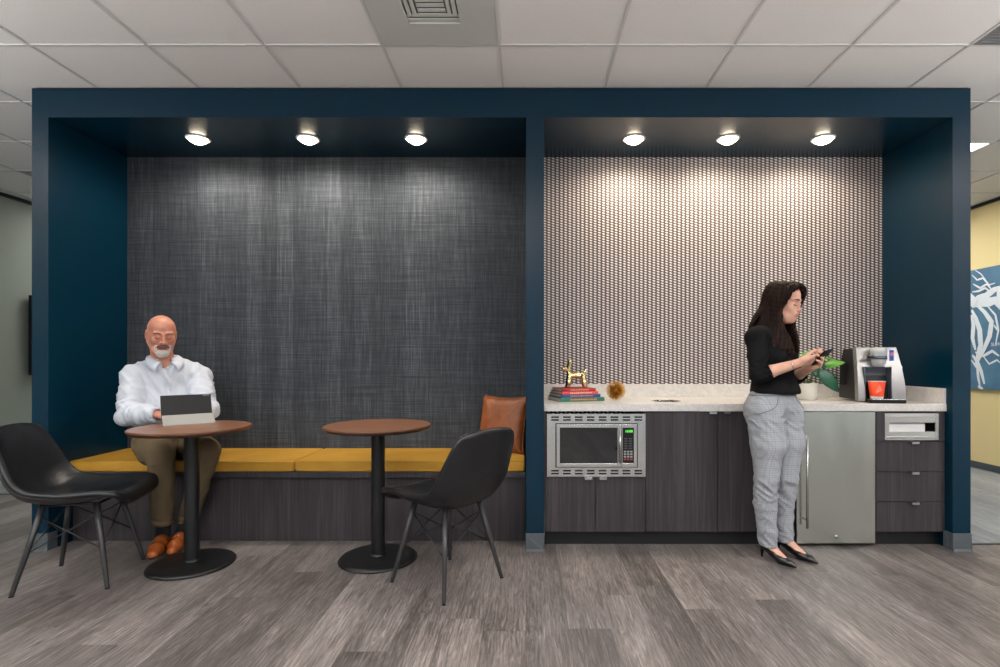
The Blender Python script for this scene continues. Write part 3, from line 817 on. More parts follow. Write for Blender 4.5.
# ------------------------------------------------------------------ counter
CT0, CT1 = .832, .876
HX, HY, HR = .915, 3.462, .088
ct = empty('countertop', (1.335, 3.5, CT0), 'pale speckled stone countertop with low upstand along the right niche', 'countertop')
ox, oy = 1.335, 3.5
def slab_with_hole(x0, x1, y0, y1, z0, z1, hx, hy, hr):
    N = 48; m = MB()
    ring = [(hx + hr * math.cos(2 * PI * k / N), hy + hr * math.sin(2 * PI * k / N)) for k in range(N)]
    R = min(hy - y0, y1 - hy) ; outer = []
    for k in range(N):
        a = 2 * PI * k / N; c, s = math.cos(a), math.sin(a); q = max(abs(c), abs(s)); outer.append((hx + .14 * c / q, hy + .14 * s / q))
    for z, rev in ((z1, False), (z0, True)):
        for k in range(N):
            j = (k + 1) % N
            f = [(*ring[k], z), (*outer[k], z), (*outer[j], z), (*ring[j], z)]
            m.add(f[::-1] if rev else f, [(0, 1, 2, 3)])
    for k in range(N):
        j = (k + 1) % N; m.add([(*ring[k], z0), (*ring[k], z1), (*ring[j], z1), (*ring[j], z0)], [(0, 1, 2, 3)])
    a0, a1, b0, b1 = hx - .14, hx + .14, hy - .14, hy + .14
    for z in (z0, z1):
        for (p, q, r, s) in [(x0, a0, y0, b0), (a0, a1, y0, b0), (a1, x1, y0, b0), (x0, a0, b0, b1), (a1, x1, b0, b1), (x0, a0, b1, y1), (a0, a1, b1, y1), (a1, x1, b1, y1)]:
            m.add([(p, r, z), (q, r, z), (q, s, z), (p, s, z)], [(0, 1, 2, 3)])
    xs_ = [x0, a0, a1, x1]; ys_ = [y0, b0, b1, y1]
    for i in range(3):
        for y in (y0, y1): m.add([(xs_[i], y, z0), (xs_[i + 1], y, z0), (xs_[i + 1], y, z1), (xs_[i], y, z1)], [(0, 1, 2, 3)])
        for x in (x0, x1): m.add([(x, ys_[i], z0), (x, ys_[i + 1], z0), (x, ys_[i + 1], z1), (x, ys_[i], z1)], [(0, 1, 2, 3)])
    return m
m = slab_with_hole(.110 - ox, IX1 - .002 - ox, 3.222 - oy, BY - .002 - oy, 0, CT1 - CT0, HX - ox, HY - oy, HR)
m.build('worktop', QUARTZ, ct, bevel=.0015)
MB().box(.110 - ox, IX1 - .002 - ox, BY - .022 - oy, BY - .002 - oy, CT1 - CT0, CT1 - CT0 + .095).build('back_upstand', QUARTZ, ct, bevel=.0015)
MB().box(IX1 - .022 - ox, IX1 - .002 - ox, 3.226 - oy, BY - .022 - oy, CT1 - CT0, CT1 - CT0 + .095).build('side_upstand', QUARTZ, ct, bevel=.0015)
gr = empty('waste_chute', (HX, HY, CT1), 'round dark waste opening with thin steel ring let into the countertop', 'waste chute')
MB().lathe([(HR - .004, -.04), (HR - .004, .0015), (HR + .001, .0025), (HR + .006, .0015), (HR + .006, .0006)], 64).build('steel_ring', STEEL, gr)
MB().lathe([(0, -.125), (HR - .008, -.125), (HR - .008, -.002)], 48).build('chute_liner', BLACKPL, gr)
# ------------------------------------------------------------------ books
CTZ = .876
def book(x, y, z, w_, dpt, th, rz, cover, label, title, tcol, spine_marks=()):
    t = empty('book', (x, y, z), label, 'book', rz, group='books stacked on the counter')
    c = .0025
    cm_ = mat('cover_' + label.split()[0], cover, 0.4)
    b = MB(); b.box(-w_ / 2, w_ / 2, -dpt / 2, dpt / 2, 0, c).box(-w_ / 2, w_ / 2, -dpt / 2, dpt / 2, th - c, th)
    # rounded spine faces the room
    n = 6; pl = []
    for i in range(n + 1):
        a = -PI / 2 + PI * i / n; pl.append((-dpt / 2 - .004 * math.cos(a), th / 2 + (th / 2) * math.sin(a)))
    pl += [(-dpt / 2 + .003, th), (-dpt / 2 + .003, 0)]
    b.prism(pl, -w_ / 2, w_ / 2, axis='x')
    b.build('cover', cm_, t)
    MB().box(-w_ / 2 + .0015, w_ / 2 - .0015, -dpt / 2 + .003, dpt / 2 - .005, c, th - c).build('pages', PAGES, t)
    Mt = Matrix.Translation((0.02, -dpt / 2 - .0042, th / 2)) @ Matrix.Rotation(PI / 2, 4, 'X')
    if title:      # a row of small unreadable marks where the photo shows lettering
        rr = random.Random(len(title)); mk = MB(); xx = -w_ * .27
        while xx < w_ * .30:
            ww = rr.uniform(.004, .011)
            mk.box(xx, xx + ww, -dpt / 2 - .0046, -dpt / 2 - .0040, th * .34, th * rr.uniform(.58, .70)); xx += ww + rr.uniform(.002, .005)
        mk.build('spine_lettering', tcol, t)
    return t
orange_ink = mat('orange_ink', rgb(228, 120, 70), 0.5); white_ink = mat('white_ink', rgb(230, 226, 220), 0.5); gold_ink = mat('gold_ink', rgb(206, 170, 110), 0.5)
r9 = math.radians(16)
z = CTZ
def bk_at(fl, w_, d_): return (fl[0] + w_ / 2 * math.cos(r9) - d_ / 2 * math.sin(r9), fl[1] + w_ / 2 * math.sin(r9) + d_ / 2 * math.cos(r9))
book(*bk_at((.217, 3.375), .305, .25), z, .305, .25, .026, r9, rgb(30, 112, 88), 'green hardback book at the bottom of the stack above the microwave', 'ART OF THE MODERN', orange_ink); z += .0262
book(*bk_at((.224, 3.378), .270, .245), z, .270, .245, .021, r9, rgb(38, 66, 128), 'blue hardback book, second from the bottom of the stack', 'COLLECTED DESIGN', orange_ink); z += .0212
book(*bk_at((.229, 3.380), .248, .235), z, .248, .235, .0175, r9, rgb(222, 84, 62), 'orange-red thin book between the blue one and the crimson one', 'INTERIORS', white_ink); z += .0177
book(*bk_at((.231, 3.384), .230, .20), z, .230, .20, .0195, r9, rgb(158, 24, 44), 'crimson hardback book on top of the stack, under the gold dog figurine', 'HISTORY OF FORM', gold_ink); z += .0197
BOOKTOP = z

# ------------------------------------------------------------------ signed-distance modelling (organic shapes)
def rot_from(axes):
    return np.array(axes, dtype=np.float32).T
class SDF:
    def __init__(s, lo, hi, h):
        s.h = h; s.lo = np.array(lo, np.float32)
        s.n = np.ceil((np.array(hi) - np.array(lo)) / h).astype(int) + 1
        s.F = np.full(tuple(s.n), 1.0, np.float32)
    def _win(s, lo, hi, pad):
        a = np.maximum(((np.array(lo) - pad - s.lo) / s.h).astype(int), 0); b = np.minimum(((np.array(hi) + pad - s.lo) / s.h).astype(int) + 2, s.n)
        if np.any(b <= a): return None
        ax = [(np.arange(a[i], b[i]) * s.h + s.lo[i]).astype(np.float32) for i in range(3)]
        return tuple(slice(a[i], b[i]) for i in range(3)), ax[0][:, None, None], ax[1][None, :, None], ax[2][None, None, :]
    def _comb(s, sl, d, k, op):
        A = s.F[sl]
        if op == 'add':
            if k <= 0: s.F[sl] = np.minimum(A, d)
            else:
                hh = np.maximum(k - np.abs(A - d), 0) / k; s.F[sl] = np.minimum(A, d) - hh * hh * k * .25
        else:
            d = -d
            if k <= 0: s.F[sl] = np.maximum(A, d)
            else:
                hh = np.maximum(k - np.abs(A - d), 0) / k; s.F[sl] = np.maximum(A, d) + hh * hh * k * .25
    def cap(s, a, b, ra, rb=None, k=.01, op='add', flat=None):
        """tapered capsule; flat=(direction, factor) squeezes it along a direction"""
        rb = ra if rb is None else rb; a = np.array(a, float); b = np.array(b, float); R = max(ra, rb)
        w_ = s._win(np.minimum(a, b) - R, np.maximum(a, b) + R, max(k, .012) + .006)
        if w_ is None: return s
        sl, X_, Y_, Z_ = w_
        ab = b - a; L = max(float(ab @ ab), 1e-9)
        if flat is not None:
            fd = np.array(flat[0], float); fd /= np.linalg.norm(fd); ff = 1 / flat[1] - 1
        px_, py_, pz_ = X_ - a[0], Y_ - a[1], Z_ - a[2]
        t = np.clip((px_ * ab[0] + py_ * ab[1] + pz_ * ab[2]) / L, 0, 1)
        dx, dy, dz = px_ - t * ab[0], py_ - t * ab[1], pz_ - t * ab[2]
        if flat is not None:
            q = (dx * fd[0] + dy * fd[1] + dz * fd[2]) * ff
            dx, dy, dz = dx + q * fd[0], dy + q * fd[1], dz + q * fd[2]
        d = np.sqrt(dx * dx + dy * dy + dz * dz) - (ra + (rb - ra) * t)
        s._comb(sl, d.astype(np.float32), k, op); return s
    def chain(s, pts, rad, k=.01, op='add', flat=None):
        for i in range(len(pts) - 1): s.cap(pts[i], pts[i + 1], rad[i], rad[i + 1], k if i == 0 else max(k, .006), op, flat)
        return s
    def ell(s, c, r, R=None, k=.01, op='add'):
        c = np.array(c, float); r = np.array(r, float) if hasattr(r, '__len__') else np.array([r] * 3, float)
        m = r.max(); w_ = s._win(c - m, c + m, max(k, .012) + .006)
        if w_ is None: return s
        sl, X_, Y_, Z_ = w_
        R = np.eye(3) if R is None else np.array(R)
        P = (X_ - c[0], Y_ - c[1], Z_ - c[2])
        q = [P[0] * R[0, i] + P[1] * R[1, i] + P[2] * R[2, i] for i in range(3)]
        k0 = np.sqrt((q[0] / r[0]) ** 2 + (q[1] / r[1]) ** 2 + (q[2] / r[2]) ** 2)
        k1 = np.sqrt((q[0] / r[0] ** 2) ** 2 + (q[1] / r[1] ** 2) ** 2 + (q[2] / r[2] ** 2) ** 2) + 1e-6
        d = k0 * (k0 - 1) / k1
        d = np.where(k0 < 1e-3, -r.min(), d)
        s._comb(sl, d.astype(np.float32), k, op); return s
    def plane(s, p, n, k=0.0):
        """keep the side the normal points away from"""
        p = np.array(p, float); n = np.array(n, float); n /= np.linalg.norm(n)
        X_, Y_, Z_ = [(np.arange(s.n[i]) * s.h + s.lo[i]).astype(np.float32) for i in range(3)]
        d = ((X_ - p[0]) * n[0])[:, None, None] + ((Y_ - p[1]) * n[1])[None, :, None] + ((Z_ - p[2]) * n[2])[None, None, :]
        s._comb((slice(None),) * 3, -d, k, 'sub'); return s
    def mesh(s, name):
        F = s.F
        for ax in range(3):
            sl = [slice(None)] * 3
            for e in (0, -1):
                sl[ax] = e; F[tuple(sl)] = np.maximum(F[tuple(sl)], .01)
        I = F < 0; n = s.n
        cnt = np.zeros(tuple(n - 1), np.int8)
        for dx in (0, 1):
            for dy in (0, 1):
                for dz in (0, 1): cnt += I[dx:n[0] - 1 + dx, dy:n[1] - 1 + dy, dz:n[2] - 1 + dz]
        act = np.argwhere((cnt > 0) & (cnt < 8)); del cnt
        idx = np.full(tuple(n - 1), -1, np.int32); idx[act[:, 0], act[:, 1], act[:, 2]] = np.arange(len(act))
        acc = np.zeros((len(act), 3)); num = np.zeros(len(act))
        def g(o): return F[act[:, 0] + o[0], act[:, 1] + o[1], act[:, 2] + o[2]]
        cs = [(x, y, z) for x in (0, 1) for y in (0, 1) for z in (0, 1)]; vals = {c: g(c) for c in cs}
        for c in cs:
            for ax in range(3):
                if c[ax]: continue
                d = list(c); d[ax] = 1; d = tuple(d); a, b = vals[c], vals[d]
                m = (a < 0) != (b < 0); t = np.where(m, a / np.where(a - b == 0, 1, a - b), 0)
                for q in range(3): acc[:, q] += np.where(m, c[q] + (t if q == ax else 0), 0)
                num += m
        V = (act + acc / num[:, None]) * s.h + s.lo
        faces = []
        for ax in range(3):
            sa = [slice(None)] * 3; sb = [slice(None)] * 3; sa[ax] = slice(0, -1); sb[ax] = slice(1, None)
            cr = I[tuple(sa)] != I[tuple(sb)]
            E = np.argwhere(cr); o1, o2 = (ax + 1) % 3, (ax + 2) % 3
            ok = (E[:, o1] > 0) & (E[:, o2] > 0) & (E[:, o1] < n[o1] - 1) & (E[:, o2] < n[o2] - 1); E = E[ok]
            q = []
            for (u, v) in ((-1, -1), (0, -1), (0, 0), (-1, 0)):
                c = E.copy(); c[:, o1] += u; c[:, o2] += v; q.append(idx[c[:, 0], c[:, 1], c[:, 2]])
            Q = np.stack(q, 1); inside = I[E[:, 0], E[:, 1], E[:, 2]]
            Q[~inside] = Q[~inside][:, ::-1]; faces.append(Q)
        Q = np.concatenate(faces); Q = Q[(Q >= 0).all(1)]
        me = bpy.data.meshes.new(name)
        me.vertices.add(len(V)); me.vertices.foreach_set('co', V.astype(np.float32).ravel())
        me.loops.add(Q.size); me.loops.foreach_set('vertex_index', Q.ravel().astype(np.int32))
        me.polygons.add(len(Q)); me.polygons.foreach_set('loop_start', np.arange(0, Q.size, 4, dtype=np.int32)); me.polygons.foreach_set('loop_total', np.full(len(Q), 4, np.int32))
        me.update(calc_edges=True); me.validate()
        me.polygons.foreach_set('use_smooth', np.ones(len(me.polygons), bool))
        return me
def displace(me, fn):
    """move each vertex along its normal by fn(co, normal)"""
    n = len(me.vertices); co = np.empty(n * 3, np.float32); me.vertices.foreach_get('co', co); co = co.reshape(-1, 3)
    no = np.array([v.normal[:] for v in me.vertices]); d = np.array([fn(Vector(c), Vector(m_)) for c, m_ in zip(co, no)])
    co = co + no * d[:, None]; me.vertices.foreach_set('co', co.astype(np.float32).ravel()); me.update()
def link(me, name, mats, parent, origin=(0, 0, 0), choose=None, relax=1):
    """link an organic mesh given in world coordinates under a thing placed at origin"""
    for m in (mats if isinstance(mats, (list, tuple)) else [mats]): me.materials.append(m)
    if relax:
        bm = bmesh.new(); bm.from_mesh(me)
        for _ in range(relax): bmesh.ops.smooth_vert(bm, verts=bm.verts, factor=.5, use_axis_x=True, use_axis_y=True, use_axis_z=True)
        bm.to_mesh(me); bm.free()
    if choose:
        for p in me.polygons: p.material_index = choose(p.center)
    me.transform(Matrix.Translation(-Vector(origin)))
    o = bpy.data.objects.new(name, me); C.objects.link(o); o.parent = parent
    me.name = name
    return o

# ------------------------------------------------------------------ gold dog figurine on the books
def dog():
    bx, by, bz = .325, 3.480, BOOKTOP
    t = empty('dog_figurine', (bx, by, bz), 'shiny gold dog figurine standing on top of the stacked books', 'figurine')
    s = SDF((bx - .11, by - .06, bz - .004), (bx + .12, by + .06, bz + .20), .0022)
    P = lambda x, y, z: (bx + x, by + y, bz + z)
    s.chain([P(-.040, 0, .078), P(.0, 0, .083), P(.042, 0, .076)], [.020, .018, .021], .008)
    for x, o in ((-.042, -.010), (.050, .014)):
        for y in (-.017, .017):
            s.chain([P(x, y * .8, .070), P(x + o * .4, y, .036), P(x + o, y, .009)], [.019, .018, .0145], .006)
            s.ell(P(x + o - .004, y, .008), (.015, .011, .009), k=.004)
    s.chain([P(-.042, 0, .084), P(-.050, 0, .118)], [.015, .013], .008)
    s.chain([P(-.050, 0, .128), P(-.080, 0, .126)], [.019, .013], .006)
    s.ell(P(-.086, 0, .127), (.009, .009, .008), k=.004)
    for y in (-.009, .009): s.chain([P(-.046, y, .136), P(-.038, y * 1.5, .170)], [.012, .0145], .004)
    s.chain([P(.050, 0, .084), P(.060, 0, .104), P(.070, 0, .124)], [.008, .0075, .0045], .005)
    s.plane(P(0, 0, .0005), (0, 0, -1))
    me = s.mesh('figurine'); link(me, 'figurine_body', GOLD, t, (bx, by, bz))
dog()

# ------------------------------------------------------------------ spiky brass ball
def urchin():
    c = Vector((.600, 3.545, CTZ + .064)); t = empty('spiky_ball', (c.x, c.y, CTZ), 'gold spiky ball ornament on the counter, right of the books', 'ornament')
    core = MB().ball((0, 0, .064), .02, 20, 12).build('core', GOLDW, t)
    random.seed(4); m = MB(); n = 330
    for i in range(n):
        zz = 1 - 2 * (i + .5) / n; r = math.sqrt(1 - zz * zz); a = i * 2.39996
        d = Vector((r * math.cos(a), r * math.sin(a), zz)); d = (d + Vector([random.uniform(-.05, .05) for _ in range(3)])).normalized()
        L = .0635 if d.z < -.9 else .066
        p0 = Vector((0, 0, .064)) + d * .015; p1 = Vector((0, 0, .064)) + d * L
        m.tube([p0, p1], [.0015, .0012], 5, smooth=False)
    o = m.build('spikes', GOLDW, t); o['kind'] = 'stuff'
urchin()

# ------------------------------------------------------------------ potted plant
def plant():
    px0, py0 = 1.885, 3.56
    t = empty('potted_plant', (px0, py0, CTZ), 'green broad-leaved plant in a white pot on the counter, behind the phone hands', 'plant')
    POT = mat('matte_white_ceramic', rgb(222, 220, 212), 0.45)
    MB().lathe([(0, .0), (.050, .0), (.058, .006), (.064, .06), (.068, .110), (.068, .112), (.063, .112), (.061, .098), (0, .096)], 48).build('pot', POT, t)
    MB().lathe([(0, .103), (.03, .102), (.062, .098)], 24).build('soil', mat('potting_soil', rgb(50, 38, 28), 0.9), t)
    def leafmat(nm, a, b):
        m = mat(nm, a, 0.35); q = NT(m); q.col(q.ramp(q.noise(q.coords(), 22, 3), [(0.35, a), (0.65, b)])); return m
    LG = leafmat('leaf_bright', rgb(70, 140, 48), rgb(110, 172, 72)); LD = leafmat('leaf_deep', rgb(14, 66, 48), rgb(34, 92, 66)); STEMM = mat('plant_stem', rgb(96, 124, 50), 0.5)
    def leaf(base, tip, width, sag, m, nrm):
        base = Vector(base); tip = Vector(tip); ax = tip - base; L = ax.length; N = 14; Mh = 4
        sd = ax.cross(Vector(nrm)).normalized(); up = sd.cross(ax).normalized(); vs = []; fs = []
        for i in range(N + 1):
            u = i / N; w = width * (math.sin(PI * min(1, u ** .75)) ** .8) * (1 - .15 * u) + .0008
            c = base + ax * u + up * (math.sin(PI * u) * sag * L)
            for j in range(-Mh, Mh + 1):
                v = j / Mh; vs.append(c + sd * (w * v) + up * (-.25 * w * v * v + .004 * math.sin(u * 26 + v * 3) * abs(v) + .10 * w * abs(v)))
        for i in range(N):
            for j in range(2 * Mh):
                a = i * (2 * Mh + 1) + j; fs.append((a, a + 1, a + 2 * Mh + 2, a + 2 * Mh + 1))
        o = MB().add(vs, fs, 0, True).build('leaf', m, t); q = o.modifiers.new('s', 'SOLIDIFY'); q.thickness = .0012
    stems = [((0, 0, .10), (.01, -.01, .20), (.03, -.03, .27)), ((-.01, .01, .10), (-.02, .0, .2), (.0, -.05, .29)), ((.015, 0, .1), (.05, -.01, .19), (.09, -.04, .23)), ((0, -.01, .1), (.02, -.03, .17), (.05, -.06, .205)), ((-.015, 0, .1), (-.04, -.01, .18), (-.06, -.02, .25)), ((0, .015, .1), (.0, .04, .2), (.02, .06, .28))]
    for sdef in stems: MB().tube([Vector(p) for p in sdef], [.0035, .003, .0022], 8).build('stem', STEMM, t)
    leaf((.0, -.05, .285), (.155, -.07, .262), .030, .12, LG, (0, -.5, 1))
    leaf((-.01, -.04, .29), (-.10, -.03, .262), .030, .12, LG, (0, -.4, 1))
    leaf((.03, -.03, .265), (.135, .0, .300), .026, .10, LG, (0, -.6, 1))
    leaf((.09, -.04, .225), (.225, -.055, .252), .034, .10, LG, (0, -.8, .8))
    leaf((.05, -.06, .205), (.170, -.08, .055), .048, .10, LD, (-.3, -1, .3))
    leaf((.02, -.03, .215), (.10, -.06, .13), .035, .10, LD, (.2, -1, .2))
    leaf((-.06, -.02, .25), (-.15, -.03, .20), .032, .15, LG, (0, -.5, 1))
    leaf((.02, .06, .28), (.07, .10, .33), .028, .10, LG, (0, -.6, .8))
    leaf((.0, .04, .26), (-.07, .08, .31), .030, .10, LD, (0, -.6, .8))
    leaf((.02, -.03, .25), (.11, -.05, .215), .030, .12, LD, (0, -.9, .5))
plant()

# ------------------------------------------------------------------ single-cup coffee machine
def coffee():
    t = empty('coffee_machine', (2.266, 3.50, CTZ), 'silver and black single-cup coffee machine at the right end of the counter', 'coffee machine', math.radians(-9))
    SH = mat('silver_shell', rgb(158, 157, 156), 0.36, metal=0.75); H = .350
    def prof(z):   # forward position of the front face, bowed
        u = z / H; return -.175 + .085 * u ** 1.7
    W0, W1 = .140, .120
    def hw(z): return W0 + (W1 - W0) * (z / H) ** 1.6
    N = 24
    # body: black block behind the shell
    vs = []; fs = []
    for i in range(N + 1):
        z = .012 + (H - .02) * i / N; a = hw(z) - .006; f = prof(z) + .045; b = .135 - .02 * (i / N) ** 3
        vs += [(-a, f, z), (a, f, z), (a, b, z), (-a, b, z)]
        if i:
            for q in range(4):
                r = (q + 1) % 4; p0 = 4 * (i - 1); fs.append((p0 + q, p0 + r, p0 + r + 4, p0 + q + 4))
    fs += [(3, 2, 1, 0), (4 * N, 4 * N + 1, 4 * N + 2, 4 * N + 3)]
    MB().add(vs, fs).build('body', BLACKPL, t, bevel=.008, seg=3)
    for i in range(5): MB().box(-.137, -.130, .02 + .02 * i, .028 + .02 * i, .10, .25).build('side_vent', mat('vent_black', rgb(10, 10, 11), 0.7), t)
    # front shell with an opening for the cup bay: bay x in [bx0,bx1], z in [.03,.225]
    bx0, bx1, bz1 = -.098, .058, .225
    def shell_piece(x0f, x1f, z0, z1, n=12, depth=.05):
        vs = []; fs = []
        for i in range(n + 1):
            z = z0 + (z1 - z0) * i / n; xa = x0f(z); xb = x1f(z); f = prof(z)
            vs += [(xa, f, z), (xb, f, z), (xb, f + depth, z), (xa, f + depth, z)]
            if i:
                for q in range(4):
                    r = (q + 1) % 4; p0 = 4 * (i - 1); fs.append((p0 + q, p0 + r, p0 + r + 4, p0 + q + 4))
        fs += [(3, 2, 1, 0), (4 * n, 4 * n + 1, 4 * n + 2, 4 * n + 3)]
        return vs, fs
    m = MB()
    for a in (shell_piece(lambda z: -hw(z), lambda z: bx0, .006, bz1), shell_piece(lambda z: bx1, lambda z: hw(z), .006, bz1), shell_piece(lambda z: -hw(z), lambda z: hw(z), bz1, H)): m.add(*a)
    m.build('front_shell', SH, t, bevel=.003)
    DK = mat('slate_plastic', rgb(84, 94, 106), 0.4)
    MB().box(bx0, bx1, -.105, -.10, .02, bz1).build('bay_back', DK, t)
    MB().box(bx0, bx1, -.165, -.105, bz1 - .006, bz1).box(bx0, bx0 + .004, -.165, -.105, .02, bz1).box(bx1 - .004, bx1, -.165, -.105, .02, bz1).build('bay_lining', DK, t)
    tr = MB().box(bx0 - .0, bx1 + .050, -.235, -.10, .0, .022).build('drip_tray', BLACKPL, t, bevel=.006, seg=3)
    MB().box(bx0 + .008, bx1 + .045, -.228, -.11, .0222, .025).build('tray_grate', STEEL, tr, bevel=.001)
    # brew head: round capsule holder with clear lever and label
    MB().lathe([(0, -.06), (.030, -.058), (.040, -.03), (.046, .03), (.046, .06), (.0, .062)], 32, c=(-.012, -.150, .285)).build('brew_head', mat('pale_grey_plastic', rgb(190, 196, 200), 0.3), t)
    MB().lathe([(.0, .0), (.047, .0), (.047, .022), (0, .022)], 32, c=(-.012, -.150, .272)).build('brew_band', DK, t)
    MB().ball((-.072, -.165, .292), (.018, .014, .013)).build('lever_knob', mat('dark_chrome', rgb(90, 90, 92), 0.2, metal=1.0), t)
    MB().tube([(-.072, -.165, .292), (-.03, -.185, .290)], .005, 10).build('lever_arm', mat('dark_chrome', rgb(90, 90, 92), 0.2), t)
    st = MB().box(.030, .052, -.200, -.192, .262, .330).build('sticker', mat('sticker_blue', rgb(60, 84, 176), 0.5), t)
    MB().box(.034, .050, -.2015, -.2001, .296, .316).build('sticker_patch', mat('sticker_pink', rgb(226, 130, 140), 0.5), st)
    MB().box(.092, .100, prof(.03) - .002, prof(.03), .022, .030).build('badge', CHROME, t)
    # paper cup
    M = Matrix.Translation((2.266, 3.50, CTZ)) @ Matrix.Rotation(math.radians(-9), 4, 'Z')
    cpos = M @ Vector((-.036, -.180, .0255))
    c = empty('paper_cup', cpos, 'orange-red paper cup with white base, standing in the coffee machine', 'cup')
    CUP = mat('red_orange_card', rgb(236, 74, 34), 0.5)
    MB().lathe([(.0365, .014), (.0480, .108), (.0465, .108), (.0350, .014)], 40).build('cup_wall', CUP, c)
    MB().lathe([(0, .001), (.0345, .001), (.0366, .014), (.0355, .015), (0, .006)], 40).build('cup_base', WHITEPL, c)
    MB().lathe([(.0480, .107), (.0492, .1085), (.0480, .1105), (.0465, .109)], 40).build('cup_rim', WHITEPL, c)
    # pale flame-like mark on the cup
    PALE = mat('pale_print', rgb(250, 170, 140), 0.5); mk = MB()
    for i in range(5):
        a0 = -PI / 2 - .35 + (i - 2) * .16; hgt = [.018, .034, .042, .030, .016][i]
        vs = []; fs = []
        for q in range(7):
            u = q / 6; zz = .036 + i * .003 + hgt * u * 1.25; rr = .0365 + (.0480 - .0365) * (zz - .014) / .094 + .0004; wd = .045 * (1 - u) ** .6
            for sgn in (-1, 1): vs.append((rr * math.cos(a0 + sgn * wd + .12 * u), rr * math.sin(a0 + sgn * wd + .12 * u), zz))
            if q: fs.append((2 * q - 2, 2 * q - 1, 2 * q + 1, 2 * q))
        mk.add(vs, fs)
    mk.build('printed_mark', PALE, c)
coffee()

# ------------------------------------------------------------------ tablet on the left table
def tablet():
    TZ = .7735; bx, by = -1.978, 3.10; a = math.radians(43)
    t = empty('tablet_computer', (bx, by, TZ), 'black tablet propped on its grey folding cover, in front of the seated person', 'tablet', a)
    # local +x along the tablet, -y towards the room (away from the person)
    tilt = math.radians(-17)
    R = Matrix.Translation((0, -.0, .004)) @ Matrix.Rotation(tilt, 4, 'X')
    m = MB().box(-.128, .128, -.004, .004, 0.0, .168, M=R).build('tablet_body', BLACKPL, t, bevel=.0025, seg=3)
    MB().box(-.122, .122, .0041, .0045, .006, .162, M=R).build('screen', BLACKGLASS, m)
    MB().box(.085, .118, -.0046, -.004, .157, .165, M=R).build('camera_strip', mat('mid_grey_plastic', rgb(110, 112, 116), 0.4), m)
    CV = mat('grey_tablet_cover', rgb(150, 150, 146), 0.6)
    y0 = -.062
    cvr = MB(); cvr.add([(-.130, y0, 0.0), (.130, y0, .0), (.128, -.008, .054), (-.128, -.008, .054), (-.130, y0 + .004, -.000), (.130, y0 + .004, -.000), (.128, -.004, .054), (-.128, -.004, .054)],
            [(0, 1, 2, 3), (7, 6, 5, 4), (0, 4, 5, 1), (1, 5, 6, 2), (2, 6, 7, 3), (3, 7, 4, 0)])
    cvr.box(-.130, .130, y0, .004, 0.0, .0025)
    cvr.build('folding_cover', CV, t)
tablet()
# ------------------------------------------------------------------ people
from mathutils.bvhtree import BVHTree
def V3(*a): return np.array(a, float)
def nrm(v): v = np.array(v, float); return v / np.linalg.norm(v)
def skin_mat(name, c1, c2, rough=0.45):
    m = mat(name, c1, rough, spec=0.4); t = NT(m)
    t.col(t.ramp(t.noise(t.coords(), 26, 3), [(0.35, c1), (0.65, c2)]))
    m.node_tree.nodes['Principled BSDF'].inputs['Subsurface Weight'].default_value = 0.12
    m.node_tree.nodes['Principled BSDF'].inputs['Subsurface Radius'].default_value = (0.012, 0.005, 0.003)
    return m
def rotv(v, ax, a):
    return np.array(Matrix.Rotation(a, 3, Vector(ax)) @ Vector(v))
def hand(s, W, d, n, t, curl, sc=1.0, thumb=(.6, .7, .25), tb=.35):
    d = nrm(d); n = nrm(np.array(n) - d * np.dot(n, d)); t = nrm(np.array(t) - d * np.dot(t, d) - n * np.dot(t, n))
    s.cap(W, W + d * .03 * sc, .026 * sc, .026 * sc, .012, flat=(n, .72))
    for q, (b, o) in enumerate(zip((.084, .088, .084, .076), (.029, .010, -.010, -.029))):
        s.cap(W + d * .018 * sc + t * o * .62 * sc, W + (d * b + t * o) * sc, .0165 * sc, .0120 * sc, .010, flat=(n, .85))
    s.cap(W + (d * .02 + t * .018 + n * .004) * sc, W + (d * .05 + t * .026 + n * .004) * sc, .018 * sc, .013 * sc, .010)
    L = [.044, .027, .021]
    ax = np.cross(d, n)
    for q, (b, o, fl) in enumerate(zip((.084, .088, .084, .076), (.029, .010, -.010, -.029), (.95, 1.05, .98, .78))):
        p = W + (d * b + t * o) * sc; a = 0.0; c = curl[q] if hasattr(curl, '__len__') else curl
        rr = [.0098, .0090, .0082, .0072]; dirv = nrm(d + t * o * 1.6)
        axq = np.cross(dirv, n)
        for g in range(3):
            a += c * (1.0, 1.15, .8)[g]; v = rotv(dirv, axq, a)
            e = p + v * L[g] * fl * sc
            s.cap(p, e, rr[g] * sc * (.92 if q == 3 else 1), rr[g + 1] * sc * (.92 if q == 3 else 1), .0025 if g else .006); p = e
    p = W + (d * .028 + t * .026 + n * .003) * sc; v = nrm(d * thumb[0] + t * thumb[1] + n * thumb[2])
    for g, (l_, ra, rb) in enumerate([(.040, .0150, .0118), (.031, .0115, .0102), (.024, .0100, .0080)]):
        e = p + v * l_ * sc; s.cap(p, e, ra * sc, rb * sc, .008 if g == 0 else .003); p = e
        v = nrm(v + (d * .5 - t * tb) * .6)
